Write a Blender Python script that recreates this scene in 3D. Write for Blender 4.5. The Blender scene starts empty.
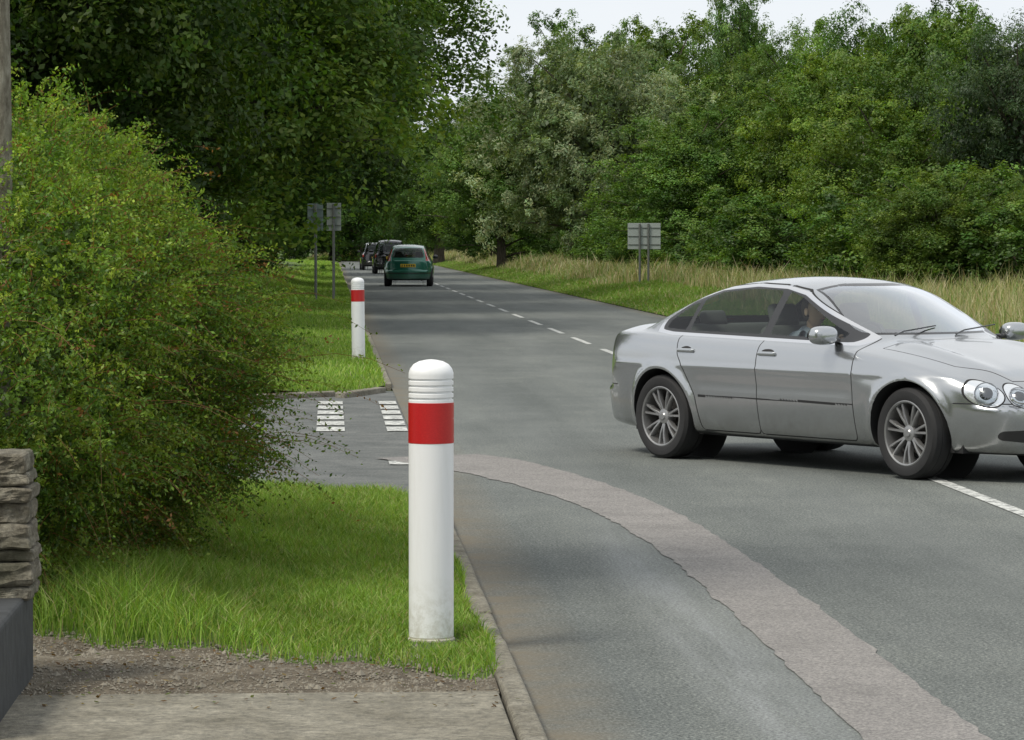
import bpy, math, random
import numpy as np
from mathutils import Vector, Matrix
rng=np.random.default_rng(7)
random.seed(7)
C=bpy.context
scene=C.scene
scene.view_settings.view_transform='Standard'; scene.view_settings.look='None'; scene.view_settings.exposure=0; scene.view_settings.gamma=1
# ------------------------------------------------------------------ helpers
def link(o): scene.collection.objects.link(o); return o
def build(name,V,groups,mats,tint=None,smooth=False):
    V=np.asarray(V,dtype=np.float32).reshape(-1,3)
    me=bpy.data.meshes.new(name)
    me.vertices.add(len(V)); me.vertices.foreach_set('co',V.ravel())
    idx=[];starts=[];mi=[];pos=0
    for F,m in groups:
        F=np.asarray(F,dtype=np.int32)
        if F.size==0: continue
        k=F.shape[1]; n=F.shape[0]
        idx.append(F.ravel()); starts.append(pos+np.arange(n)*k); pos+=n*k
        mi.append(np.broadcast_to(np.asarray(m,dtype=np.int32),(n,)))
    idx=np.concatenate(idx);starts=np.concatenate(starts).astype(np.int32);mi=np.concatenate(mi).astype(np.int32)
    me.loops.add(len(idx)); me.loops.foreach_set('vertex_index',idx)
    me.polygons.add(len(starts)); me.polygons.foreach_set('loop_start',starts)
    me.polygons.foreach_set('material_index',mi)
    me.polygons.foreach_set('use_smooth',np.full(len(starts),bool(smooth)))
    if tint is not None:
        a=me.attributes.new('tint','FLOAT_COLOR','POINT')
        t=np.ones((len(V),4),dtype=np.float32); t[:,:3]=tint
        a.data.foreach_set('color',t.ravel())
    for m in mats: me.materials.append(m)
    me.update(calc_edges=True)
    return me
def obj(name,me,parent=None,loc=(0,0,0),rot=(0,0,0),scale=(1,1,1)):
    o=bpy.data.objects.new(name,me); link(o); o.location=loc;o.rotation_euler=rot;o.scale=scale
    if parent: o.parent=parent
    return o
def empty(name,loc=(0,0,0),rot=(0,0,0)):
    o=bpy.data.objects.new(name,None); link(o); o.location=loc;o.rotation_euler=rot;o.empty_display_size=.2
    return o
class Acc:
    def __init__(s): s.V=[];s.G=[];s.n=0
    def add(s,V,F,m=0):
        V=np.asarray(V,float).reshape(-1,3); F=np.asarray(F,int)
        s.V.append(V); s.G.append((F+s.n,m)); s.n+=len(V)
    def mesh(s,name,mats,smooth=False,angle=None):
        me=build(name,np.concatenate(s.V),s.G,mats,None,smooth)
        if angle is not None:
            me.set_sharp_from_angle(angle=math.radians(angle))
        return me
def tube(pts,rad,n=8,cap=True):
    pts=np.asarray(pts,float); rad=np.broadcast_to(np.asarray(rad,float),(len(pts),))
    d=np.gradient(pts,axis=0); d/=np.linalg.norm(d,axis=1)[:,None]+1e-9
    ref=np.array([0,0,1.]) if abs(d[0,2])<.9 else np.array([1.,0,0])
    V=[]
    for p,dd,r in zip(pts,d,rad):
        a=np.cross(dd,ref); a/=np.linalg.norm(a)+1e-9; b=np.cross(dd,a)
        th=np.arange(n)/n*2*math.pi
        V.append(p+r*(np.cos(th)[:,None]*a+np.sin(th)[:,None]*b))
    V=np.concatenate(V); F=[]
    for i in range(len(pts)-1):
        for j in range(n):
            F.append([i*n+j,i*n+(j+1)%n,(i+1)*n+(j+1)%n,(i+1)*n+j])
    if cap:
        V=np.vstack([V,pts[0],pts[-1]]); c0=len(V)-2;c1=c0+1; L=(len(pts)-1)*n
        for j in range(n):
            F.append([c0,(j+1)%n,j,c0]); F.append([c1,L+j,L+(j+1)%n,c1])
        F4=[f for f in F if f[0]!=f[3]]; F3=[f[:3] for f in F if f[0]==f[3]]
        return V,F4,F3
    return V,F,[]
def add_tube(acc,pts,rad,n=8,m=0,cap=True):
    V,F4,F3=tube(pts,rad,n,cap)
    b=acc.n; acc.V.append(V); acc.n+=len(V)
    acc.G.append((np.array(F4)+b,m))
    if F3: acc.G.append((np.array(F3)+b,m))
def lathe(acc,prof,axis='z',c=(0,0,0),n=32,m=0,flip=False):
    prof=np.asarray(prof,float); V=[]
    th=np.arange(n)/n*2*math.pi
    for r,h in prof:
        if axis=='z': V.append(np.stack([r*np.cos(th),r*np.sin(th),np.full(n,h)],1))
        elif axis=='y': V.append(np.stack([r*np.cos(th),np.full(n,h),r*np.sin(th)],1))
        else: V.append(np.stack([np.full(n,h),r*np.cos(th),r*np.sin(th)],1))
    V=np.concatenate(V)+np.array(c); F=[]
    for i in range(len(prof)-1):
        for j in range(n): F.append([i*n+j,i*n+(j+1)%n,(i+1)*n+(j+1)%n,(i+1)*n+j])
    acc.add(V,F,m)
def box(acc,c,s,m=0,bev=.0,R=None):
    c=np.array(c,float); h=np.array(s,float)/2; b=min(bev,h.min()*.9)
    if b<=0:
        V=np.array([[x,y,z] for x in(-1,1) for y in(-1,1) for z in(-1,1)],float)*h
        F=[[0,1,3,2],[4,6,7,5],[0,4,5,1],[2,3,7,6],[0,2,6,4],[1,5,7,3]]
        if R is not None: V=V@np.array(R).T
        acc.add(V+c,F,m); return
    import bmesh
    bm=bmesh.new(); bmesh.ops.create_cube(bm,size=1)
    for v in bm.verts: v.co=Vector((v.co.x*h[0]*2,v.co.y*h[1]*2,v.co.z*h[2]*2))
    bmesh.ops.bevel(bm,geom=bm.edges[:],offset=b,segments=3,profile=.5,affect='EDGES')
    bm.verts.index_update()
    V=np.array([v.co[:] for v in bm.verts]); 
    if R is not None: V=V@np.array(R).T
    base=acc.n; acc.V.append(V+c); acc.n+=len(V)
    by={}
    for f in bm.faces: by.setdefault(len(f.verts),[]).append([v.index+base for v in f.verts])
    for k,F in by.items(): acc.G.append((np.array(F),m))
    bm.free()
def ellipsoid(acc,c,s,m=0,nu=20,nv=14,fn=None,R=None):
    u=np.linspace(0,2*math.pi,nu,endpoint=False); v=np.linspace(0,math.pi,nv)
    P=np.array([[math.sin(b)*math.cos(a),math.sin(b)*math.sin(a),math.cos(b)] for b in v for a in u])
    if fn is not None: P=fn(P)
    P=P*np.array(s)
    if R is not None: P=P@np.array(R).T
    F=[[i*nu+j,(i+1)*nu+j,(i+1)*nu+(j+1)%nu,i*nu+(j+1)%nu] for i in range(nv-1) for j in range(nu)]
    acc.add(P+np.array(c),F,m)
# ------------------------------------------------------------------ node helpers
def newmat(name):
    m=bpy.data.materials.new(name); m.use_nodes=True; nt=m.node_tree; nt.nodes.clear()
    out=nt.nodes.new('ShaderNodeOutputMaterial'); return m,nt,out
def N(nt,t,**kw):
    n=nt.nodes.new(t)
    for k,v in kw.items(): setattr(n,k,v)
    return n
def rgba(c): return (c[0],c[1],c[2],1)
def ramp(nt,fac,stops):
    r=N(nt,'ShaderNodeValToRGB'); e=r.color_ramp.elements
    while len(e)<len(stops): e.new(.5)
    for i,(p,c) in enumerate(stops):
        e[i].position=p; e[i].color=rgba(c) if hasattr(c,'__len__') else (c,c,c,1)
    nt.links.new(fac,r.inputs[0]); return r.outputs[0]
def mix(nt,f,a,b,mode='MIX'):
    m=N(nt,'ShaderNodeMix',data_type='RGBA',blend_type=mode)
    def s(i,x):
        if hasattr(x,'links'): nt.links.new(x,m.inputs[i])
        elif i==0: m.inputs[0].default_value=x
        else: m.inputs[i].default_value=rgba(x)
    s(0,f); s(6,a); s(7,b); return m.outputs[2]
def math_(nt,op,a,b=None,clamp=False):
    m=N(nt,'ShaderNodeMath',operation=op,use_clamp=clamp)
    for i,x in enumerate((a,b)):
        if x is None: continue
        if hasattr(x,'links'): nt.links.new(x,m.inputs[i])
        else: m.inputs[i].default_value=x
    return m.outputs[0]
def noise(nt,vec,scale,detail=4,rough=.6,out=0):
    n=N(nt,'ShaderNodeTexNoise'); n.inputs['Scale'].default_value=scale; n.inputs['Detail'].default_value=detail; n.inputs['Roughness'].default_value=rough
    if vec is not None: nt.links.new(vec,n.inputs['Vector'])
    return n.outputs[out]
def objco(nt): return N(nt,'ShaderNodeTexCoord').outputs['Object']
def princ(nt,out,**kw):
    p=N(nt,'ShaderNodeBsdfPrincipled')
    for k,v in kw.items():
        k=k.replace('_',' ')
        if hasattr(v,'links'): nt.links.new(v,p.inputs[k])
        else: p.inputs[k].default_value=rgba(v) if hasattr(v,'__len__') else v
    nt.links.new(p.outputs[0],out.inputs[0]); return p
def bump(nt,p,h,strength=.5,dist=.01):
    b=N(nt,'ShaderNodeBump'); b.inputs['Strength'].default_value=strength; b.inputs['Distance'].default_value=dist
    nt.links.new(h,b.inputs['Height']); nt.links.new(b.outputs[0],p.inputs['Normal'])
def simple(name,col,rough=.5,metal=0,coat=0,nscale=None,namt=.15,bmp=0):
    m,nt,out=newmat(name); c=col
    if nscale:
        v=objco(nt); n=noise(nt,v,nscale,5)
        c=mix(nt,n,tuple(x*(1-namt) for x in col),tuple(min(1,x*(1+namt)) for x in col))
    p=princ(nt,out,Base_Color=c,Roughness=rough,Metallic=metal,Coat_Weight=coat)
    if bmp and nscale: bump(nt,p,n,bmp,.005)
    return m
def leafmat(name,trans=.35,spec=.05,rough=.45):
    m,nt,out=newmat(name)
    a=N(nt,'ShaderNodeAttribute',attribute_name='tint'); oi=N(nt,'ShaderNodeObjectInfo')
    c=mix(nt,1.0,a.outputs['Color'],oi.outputs['Color'],'MULTIPLY')
    d=N(nt,'ShaderNodeBsdfDiffuse'); t=N(nt,'ShaderNodeBsdfTranslucent'); g=N(nt,'ShaderNodeBsdfGlossy'); g.inputs['Roughness'].default_value=rough
    c2=mix(nt,1.0,c,(1.25,1.2,.45),'MULTIPLY')
    nt.links.new(c,d.inputs[0]); nt.links.new(c2,t.inputs[0])
    m1=N(nt,'ShaderNodeMixShader'); m1.inputs[0].default_value=trans
    nt.links.new(d.outputs[0],m1.inputs[1]);nt.links.new(t.outputs[0],m1.inputs[2])
    m2=N(nt,'ShaderNodeMixShader'); m2.inputs[0].default_value=spec
    nt.links.new(m1.outputs[0],m2.inputs[1]);nt.links.new(g.outputs[0],m2.inputs[2])
    nt.links.new(m2.outputs[0],out.inputs[0]); return m
M_leaf=leafmat('foliage',.36,.025,.5); M_grassb=leafmat('grass_blades',.38,.02,.5)
def barkmat(name='bark',stops=[(.3,(.035,.028,.02)),(.6,(.11,.09,.065)),(.8,(.2,.19,.15))],sc=(6,6,1)):
    m,nt,out=newmat(name); v=objco(nt)
    mp=N(nt,'ShaderNodeMapping'); mp.inputs['Scale'].default_value=sc; nt.links.new(v,mp.inputs[0])
    n=noise(nt,mp.outputs[0],3,8,.7); c=ramp(nt,n,stops)
    p=princ(nt,out,Base_Color=c,Roughness=.95); bump(nt,p,n,1,.03); return m
M_bark=barkmat(); M_bark2=barkmat('lichen_bark',[(.3,(.08,.065,.045)),(.5,(.23,.21,.16)),(.7,(.40,.38,.31))],(10,10,3))
# ------------------------------------------------------------------ world / light
w=bpy.data.worlds.new('World'); scene.world=w; w.use_nodes=True; nt=w.node_tree; nt.nodes.clear()
wo=nt.nodes.new('ShaderNodeOutputWorld'); bg=nt.nodes.new('ShaderNodeBackground')
sky=N(nt,'ShaderNodeTexSky',sky_type='NISHITA'); sky.sun_disc=False
SE=math.radians(54); sdir=Vector((-.66,-.45,0)).normalized()
sky.sun_elevation=SE; sky.sun_rotation=math.atan2(sdir.x,sdir.y)
tc=N(nt,'ShaderNodeTexCoord').outputs['Generated']
mp=N(nt,'ShaderNodeMapping'); mp.inputs['Scale'].default_value=(1,1,2.5); nt.links.new(tc,mp.inputs[0])
cl=noise(nt,mp.outputs[0],2.2,6,.55)
clc=ramp(nt,cl,[(.3,(8.7,9.3,10.0)),(.65,(10.5,10.6,10.6))])
m=mix(nt,.93,sky.outputs[0],clc)
nt.links.new(m,bg.inputs[0]); bg.inputs[1].default_value=.097; nt.links.new(bg.outputs[0],wo.inputs[0])
sl=bpy.data.lights.new('sun','SUN'); sl.energy=3.0; sl.angle=math.radians(16); sl.color=(1,.94,.83)
so=link(bpy.data.objects.new('sun',sl))
sv=Vector((sdir.x*math.cos(SE),sdir.y*math.cos(SE),math.sin(SE)))
so.rotation_euler=sv.to_track_quat('Z','Y').to_euler()
# ------------------------------------------------------------------ camera
cam=bpy.data.cameras.new('camera'); co=link(bpy.data.objects.new('camera',cam)); scene.camera=co
cam.sensor_width=36; cam.lens=3200/1024*36; cam.clip_end=3000; cam.clip_start=.1
co.location=(0,0,1.65); co.rotation_euler=(math.radians(90-2.29),0,math.radians(-3.26))
# ------------------------------------------------------------------ ground materials
def asphalt():
    m,nt,out=newmat('asphalt'); v=objco(nt)
    sp=noise(nt,v,75,2,.8); sp2=noise(nt,v,22,3,.8); mid=noise(nt,v,1.1,6,.65); 
    mp=N(nt,'ShaderNodeMapping'); mp.inputs['Scale'].default_value=(1.2,.10,1); nt.links.new(v,mp.inputs[0]); st=noise(nt,mp.outputs[0],1.0,5,.6)
    mp3=N(nt,'ShaderNodeMapping'); mp3.inputs['Scale'].default_value=(.5,.14,1); nt.links.new(v,mp3.inputs[0]); big=noise(nt,mp3.outputs[0],1.6,7,.7)
    c=ramp(nt,mid,[(.25,(.096,.106,.103)),(.75,(.130,.141,.136))])
    c=mix(nt,1.0,c,ramp(nt,st,[(.3,(.80,.81,.81)),(.7,(1.16,1.15,1.14))]),'MULTIPLY')
    c=mix(nt,1.0,c,ramp(nt,big,[(.35,(.84,.85,.85)),(.5,(1,1,1)),(.62,(1.13,1.12,1.10))]),'MULTIPLY')
    c=mix(nt,1.0,c,ramp(nt,sp,[(.28,(.28,.29,.30)),(.5,(1,1,1)),(.72,(2.4,2.35,2.2))]),'MULTIPLY')
    c=mix(nt,1.0,c,ramp(nt,sp2,[(.3,(.76,.76,.76)),(.7,(1.24,1.24,1.24))]),'MULTIPLY')
    sx=N(nt,'ShaderNodeSeparateXYZ'); nt.links.new(v,sx.inputs[0]); X=sx.outputs[0];Y=sx.outputs[1]
    g=math_(nt,'SUBTRACT',1.0,math_(nt,'MULTIPLY',math_(nt,'ABSOLUTE',math_(nt,'SUBTRACT',X,.74)),3.0),True)
    g=math_(nt,'MULTIPLY',g,ramp(nt,noise(nt,v,3,6,.7),[(.3,.15),(.65,.95)]))
    c=mix(nt,g,c,(.155,.13,.09))
    g2=math_(nt,'SUBTRACT',1.0,math_(nt,'MULTIPLY',math_(nt,'ABSOLUTE',math_(nt,'SUBTRACT',X,7.4)),2.5),True)
    g2=math_(nt,'MULTIPLY',g2,ramp(nt,noise(nt,v,1.5,6,.7),[(.35,.1),(.6,.9)]))
    c=mix(nt,g2,c,(.10,.09,.06))
    s=math_(nt,'SUBTRACT',1.0,math_(nt,'MULTIPLY',math_(nt,'ABSOLUTE',math_(nt,'SUBTRACT',X,1.58)),3.6),True)
    yr=N(nt,'ShaderNodeMapRange'); nt.links.new(Y,yr.inputs[0]); yr.inputs[1].default_value=19.5; yr.inputs[2].default_value=15; 
    s=math_(nt,'MULTIPLY',s,yr.outputs[0]); s=math_(nt,'MULTIPLY',s,ramp(nt,noise(nt,mp.outputs[0],4,8,.75),[(.35,.05),(.62,1.0)]))
    s=math_(nt,'MULTIPLY',s,ramp(nt,sp,[(.35,.35),(.6,1.0)]))
    c=mix(nt,math_(nt,'MULTIPLY',s,.75),c,(.30,.315,.325))
    for xc in (1.75,3.25,5.1,6.6):
        t=math_(nt,'SUBTRACT',1.0,math_(nt,'MULTIPLY',math_(nt,'ABSOLUTE',math_(nt,'SUBTRACT',X,xc)),2.8),True)
        c=mix(nt,math_(nt,'MULTIPLY',t,.18),c,(.165,.176,.172))
    p=princ(nt,out,Base_Color=c,Roughness=.85); p.inputs['Specular IOR Level'].default_value=.3
    bump(nt,p,sp,.7,.004); return m
M_asph=asphalt()
def patchmat(name,c0,c1,sc=75):
    m,nt,out=newmat(name); v=objco(nt)
    sp=noise(nt,v,sc,3,.8); mid=noise(nt,v,2.2,6,.7)
    c=mix(nt,ramp(nt,mid,[(.3,0.0),(.7,1.0)]),c0,c1); c=mix(nt,1.0,c,ramp(nt,sp,[(.3,(.45,.45,.45)),(.5,(1,1,1)),(.72,(1.8,1.8,1.7))]),'MULTIPLY')
    p=princ(nt,out,Base_Color=c,Roughness=.9); bump(nt,p,sp,.6,.004); return m
M_trench=patchmat('trench_repair',(.16,.152,.146),(.225,.213,.205))
M_side=patchmat('side_road_asphalt',(.06,.067,.066),(.14,.145,.14))
def paintmat():
    m,nt,out=newmat('road_paint'); v=objco(nt)
    n=noise(nt,v,14,8,.75); c=mix(nt,ramp(nt,n,[(.42,0.0),(.55,1.0)]),(.15,.155,.15),(.60,.61,.58))
    princ(nt,out,Base_Color=c,Roughness=.7); return m
M_paint=paintmat()
def dirtmat(name,stops,sc=8):
    m,nt,out=newmat(name); v=objco(nt); n=noise(nt,v,sc,8,.75); f=noise(nt,v,sc*12,4,.8)
    c=ramp(nt,n,stops); c=mix(nt,1.0,c,ramp(nt,f,[(.3,(.45,.45,.45)),(.7,(1.55,1.5,1.45))]),'MULTIPLY')
    p=princ(nt,out,Base_Color=c,Roughness=.95); bump(nt,p,f,.9,.012); return m
M_soil=dirtmat('gravel_soil',[(.3,(.045,.035,.024)),(.5,(.105,.088,.062)),(.7,(.20,.18,.14))],4)
M_verge=dirtmat('verge_soil',[(.3,(.04,.065,.015)),(.55,(.08,.13,.025)),(.75,(.13,.16,.05))],3)
M_conc=dirtmat('concrete',[(.3,(.12,.112,.085)),(.5,(.185,.176,.142)),(.7,(.27,.26,.215))],2.5)
M_field=dirtmat('field_ground',[(.3,(.025,.04,.012)),(.6,(.05,.08,.02)),(.75,(.09,.10,.04))],.3)
# ------------------------------------------------------------------ ground geometry
def cshift(Y): 
    Y=np.asarray(Y,float); return -np.clip(Y-225,0,None)**2/500.
def fbm(x,y,s,seed=0):
    r=np.random.default_rng(seed); v=0
    for k in range(7):
        a=r.uniform(0,6.28);fr=s*(1.5**k)*r.uniform(.8,1.2);v=v+np.sin((x*np.cos(a)+y*np.sin(a))*fr+r.uniform(0,6.28))/(1.35**k)
    return v/3.5
def sheet(name,x0,x1,ys,nx,zf,mat,smooth=True,curve=True):
    ys=np.asarray(ys,float); V=[]
    for y in ys:
        a=x0(y) if callable(x0) else x0; b=x1(y) if callable(x1) else x1
        x=np.linspace(a,b,nx)+(cshift(y) if curve else 0)
        V.append(np.stack([x,np.full(nx,y),zf(x,y) if callable(zf) else np.full(nx,zf)],1))
    V=np.concatenate(V); n=len(ys)
    i,j=np.meshgrid(np.arange(n-1),np.arange(nx-1),indexing='ij'); a=(i*nx+j).ravel()
    F=np.stack([a,a+1,a+nx+1,a+nx],1)
    return obj(name,build(name,V,[(F,0)],[mat],None,smooth))
obj('ground',build('ground',[[-900,-900,-.03],[900,-900,-.03],[900,1500,-.03],[-900,1500,-.03]],[([[0,1,2,3]],0)],[M_field]))
ys=np.concatenate([np.linspace(-60,220,30),np.linspace(225,420,60)])
sheet('road',.70,7.45,ys,6,0.0,M_asph)
sheet('side_road',lambda y:-40,lambda y:.70,[19.0,20.2,22,24,26,28,30,32,34,35.5],30,-.004,M_side,curve=False)
front=lambda x:11.75+np.clip((.5-x)*.75,0,2.2)+.1*np.sin(x*9)+.05*np.sin(x*23)
def zleft(x,y):
    z=.045+.05*np.clip((.3-x)/1.5,0,1)+.012*fbm(x,y,2.5,3)
    t=np.clip((y-front(x)-.05)/.7,0,1); t=t*t*(3-2*t)
    return .036+(z-.036)*t
def near_end(x): return 20.6+np.clip(.1-x,0,9)*.55-np.clip((x-.2)/.38,0,1)**3*1.1
def grid_xy(name,xs,yfa,yfb,ny,zf,mat):
    V=[];nx=len(xs)
    for i in range(ny):
        t=i/(ny-1); y=yfa(xs)*(1-t)+yfb(xs)*t
        V.append(np.stack([xs,y,zf(xs,y)],1))
    V=np.concatenate(V); i,j=np.meshgrid(np.arange(ny-1),np.arange(nx-1),indexing='ij'); a=(i*nx+j).ravel()
    F=np.stack([a,a+1,a+nx+1,a+nx],1)
    base=len(V); last=V[-nx:].copy(); last[:,2]=-.02; V=np.vstack([V,last]); k=np.arange(nx-1)
    F2=np.stack([base-nx+k,base-nx+k+1,base+k+1,base+k],1)
    return obj(name,build(name,V,[(F,0),(F2,0)],[mat],None,True))
KX=.604
xs=np.concatenate([np.linspace(-30,-4,20),np.linspace(-3.8,KX,60)])
grid_xy('grass_verge_soil',xs,lambda x:front(x)-.15,near_end,110,zleft,M_verge)
grid_xy('gravel_path',xs,lambda x:x*0+11.38,lambda x:front(x)+.3,40,lambda x,y:.042+(.006*fbm(x,y,9,5)+.004*fbm(x,y,40,8))-.03*np.clip((y-front(x)-.05)/.2,0,1),M_soil)
acc=Acc()
for (x0,x1) in ((-3.6,-1.62),(-1.60,KX-.005)):
    box(acc,((x0+x1)/2,8.4,-.02),(x1-x0,5.9,.14),0,.012)
obj('concrete_footway',acc.mesh('concrete_footway',[M_conc]))
M_kerb=dirtmat('kerb_stone',[(.3,(.11,.10,.075)),(.5,(.19,.18,.145)),(.7,(.29,.28,.235))],5)
acc=Acc(); y=2.0
while y<19.6:
    L=.9; box(acc,(.654+random.uniform(-.004,.004),y+L/2,-.02+random.uniform(-.004,.004)),(.092,L-.012,.16),0,.018); y+=L
obj('kerb',acc.mesh('kerb',[M_kerb]))
far_start=lambda x:34.6-np.clip(.3-x,0,9)*.9*.9+np.clip((x-.2)/.38,0,1)**3*1.3
grid_xy('grass_verge_soil',np.concatenate([np.linspace(-30,-5,14),np.linspace(-4.6,KX,24)]),far_start,lambda x:x*0+220,160,
    lambda x,y:.05+.30*np.clip((-x-.2)/3,0,1)+.02*fbm(x,y,1.2,4),M_verge)
sheet('grass_verge_soil',-60,KX,np.linspace(220,420,40),24,lambda x,y:.05+.02*fbm(x,y,1,2),M_verge)
acc=Acc(); y=36.2
while y<200:
    L=1.8; box(acc,(.654,y+L/2,-.02+random.uniform(-.006,.006)),(.092,L-.015,.15),0,.015); y+=L
xk=np.linspace(.56,-2.6,8)
for x0,x1 in zip(xk[:-1],xk[1:]):
    xm=(x0+x1)/2; f=float(far_start(np.array([xm]))[0]); d=Vector((x1-x0,float(far_start(np.array([x1]))[0]-far_start(np.array([x0]))[0]),0))
    box(acc,(xm,f-.06,-.02),(d.length-.01,.125,.15),0,.015,Matrix.Rotation(math.atan2(d.y,d.x),3,'Z'))
obj('kerb',acc.mesh('kerb',[M_kerb]))
sheet('grass_verge_soil',7.45,70,np.concatenate([np.linspace(-60,30,20),np.linspace(32,420,160)]),60,
    lambda x,y:.02+.25*np.clip((x-cshift(y)-7.5)/3,0,1)+.05*fbm(x,y,.5,6)*np.clip((x-cshift(y)-7.5),0,1),M_verge)
def strip(name,pts,wd,z,mat,n=220,jit=.02):
    pts=np.array(pts,float); t=np.linspace(0,1,len(pts)); tt=np.linspace(0,1,n)
    P=np.stack([np.interp(tt,t,pts[:,k]) for k in(0,1)],1)
    for _ in range(200): P[1:-1]=(P[:-2]+2*P[1:-1]+P[2:])/4
    d=np.gradient(P,axis=0); d/=np.linalg.norm(d,axis=1)[:,None]; nn=np.stack([-d[:,1],d[:,0]],1)
    w_=np.interp(tt,np.linspace(0,1,len(wd)),wd)/2
    j1=jit*fbm(P[:,1],P[:,0],5,1)+rng.normal(size=n)*.006; j2=jit*fbm(P[:,1],P[:,0],6,2)+rng.normal(size=n)*.006
    a=P+nn*(w_+j1)[:,None]; b=P-nn*(w_+j2)[:,None]
    V=np.concatenate([np.c_[a,np.full(n,z)],np.c_[b,np.full(n,z)]]); k=np.arange(n-1)
    return obj(name,build(name,V,[(np.stack([k,n+k,n+k+1,k+1],1),0)],[mat]))
strip('trench_repair',[(2.02,4),(2.0,8),(1.97,11),(2.0,14),(1.98,17.1),(1.84,20.1),(1.42,22.6),(.95,24.2),(.74,24.6)],[.44,.43,.42,.42,.42,.5,.7,.9,.9],.004,M_trench)
acc=Acc()
def dash(x0,x1,y0,y1,z=.005):
    n=6; ysd=np.linspace(y0,y1,n); V=[]
    for yy in ysd: V+= [[x0+float(cshift(yy)),yy,z],[x1+float(cshift(yy)),yy,z]]
    acc.add(V,[[2*i,2*i+1,2*i+3,2*i+2] for i in range(n-1)])
dash(4.15,4.25,16.4,22.6); dash(4.15,4.25,10.4,13.4)
y=27.5
while y<380: dash(4.14,4.24,y,y+3.6); y+=6.0
obj('centre_line_marking',acc.mesh('centre_line_marking',[M_paint]))
acc=Acc()
for X0 in (-.12,.50):
    y=27.9
    while y<33: dash(X0,X0+.25-(.07 if X0>0 else 0),y,y+.62,.003); y+=.93
dash(.44,.60,23.7,24.1,.003)
obj('give_way_marking',acc.mesh('give_way_marking',[M_paint]))
# ------------------------------------------------------------------ blades / leaves
def blades(name,P,H,Wd,lean,cols,mat,parent=None):
    n=len(P); a=rng.uniform(0,2*math.pi,n); d=np.stack([np.cos(a),np.sin(a),0*a],1)
    b=rng.uniform(0,2*math.pi,n); l=np.stack([np.cos(b),np.sin(b),0*b],1)*(lean*rng.uniform(.2,1.2,n))[:,None]
    H=H[:,None];Wd=(Wd/2)[:,None]; up=np.array([0,0,1.])
    m=P+up*H*.55+l*.3*H; t=P+up*H*rng.uniform(.8,1,(n,1))+l*H
    V=np.stack([P-d*Wd,P+d*Wd,m-d*Wd*.75,m+d*Wd*.75,t],1).reshape(-1,3)
    k=np.arange(n)*5
    Q=np.stack([k,k+1,k+3,k+2],1); T=np.stack([k+2,k+3,k+4],1)
    tint=np.repeat(cols,5,axis=0); 
    return build(name,V,[(Q,0),(T,0)],[mat],tint)
def colmix(n,cols,jit=.15,wts=None):
    cols=np.array(cols); c=cols[rng.choice(len(cols),n,p=wts)]; return c*rng.uniform(1-jit,1+jit,(n,1))
def scatter(n,x0,x1,y0,y1,ypow=1.0):
    x=rng.uniform(x0,x1,n); y=y0+(y1-y0)*rng.uniform(0,1,n)**ypow; return x,y
G=[(.165,.295,.038),(.21,.34,.055),(.12,.23,.03),(.29,.38,.10)]
BX,BY=.416,12.85
x,y=scatter(165000,-2.2,.66,11.5,22.0,1.25)
fr=front(x); cl_=fbm(x,y,4,11)
keep=(y<near_end(x)-.02)&(y>fr+.22*rng.normal(size=len(x))+.2*fbm(x,y,7,9))&(rng.uniform(size=len(x))<np.clip((y-fr)/.8+.12,0,1))&(np.hypot(x-BX,y-BY)>.105)
keep&=(x<.615+.035*fbm(x,y,6,31))
keep&=~((abs(x-BX)<.10)&(y<BY)&(y>BY-.35)&(rng.uniform(size=len(x))<.6))
x,y,cl_=x[keep],y[keep],cl_[keep]; P=np.stack([x,y,zleft(x,y)-.01+.03*(x>.606)],1)
lng=np.clip((-x-.25)/.6,0,1)*np.clip((15.8-y)/1.5,0,1)
H=(.05+.03*rng.uniform(size=len(x))+.03*np.clip(cl_,0,1))*(1+2.6*lng*rng.uniform(.3,1,len(x)))
H*=np.where((abs(x-BX)<.14)&(y<BY)&(y>BY-.5),.5,1)
c=colmix(len(x),G,.24)*(1+.30*cl_[:,None])
dry=rng.uniform(size=len(x))<.07; c[dry]=np.array([.36,.32,.16])
obj('grass',blades('grass',P,H,rng.uniform(.0035,.0065,len(x)),.8,c,M_grassb))
x,y=scatter(150000,-5.5,.62,33,150,1.7)
keep=y>far_start(x); x,y=x[keep],y[keep]
P=np.stack([x,y,.05+.30*np.clip((-x-.2)/3,0,1)+.02*fbm(x,y,1.2,4)-.01],1)
bank=np.clip((-x-1.0)/1.5,0,1)
H=(.06+.05*rng.uniform(size=len(x)))*(1+2.8*bank*rng.uniform(.4,1.3,len(x)))*(1+.3*fbm(x,y,1,3)); wd=rng.uniform(.008,.016,len(x))*np.clip(y/45,1,2.6)
c=colmix(len(x),G,.2)*(1.1+.22*fbm(x,y,.8,5))[:,None]
dry=rng.uniform(size=len(x))<.14*bank+.02; c[dry]=np.array([.40,.37,.22])
obj('grass',blades('grass',P,H,wd,.7,c,M_grassb))
x,y=scatter(60000,-14,.6,150,330); x=x+cshift(y); P=np.stack([x,y,x*0+.05],1)
obj('grass',blades('grass',P,rng.uniform(.12,.3,len(x)),rng.uniform(.03,.06,len(x)),.7,colmix(len(x),G,.2)*1.2,M_grassb))
x,y=scatter(120000,7.4,10.5,26,300,1.6); x=x+cshift(y)
P=np.stack([x,y,.02+.25*np.clip((x-cshift(y)-7.5)/3,0,1)],1)
H=(.06+.12*np.clip((x-cshift(y)-7.6),0,1.0))*rng.uniform(.6,1.3,len(x))*(1+.4*fbm(x,y,.6,7))
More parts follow.
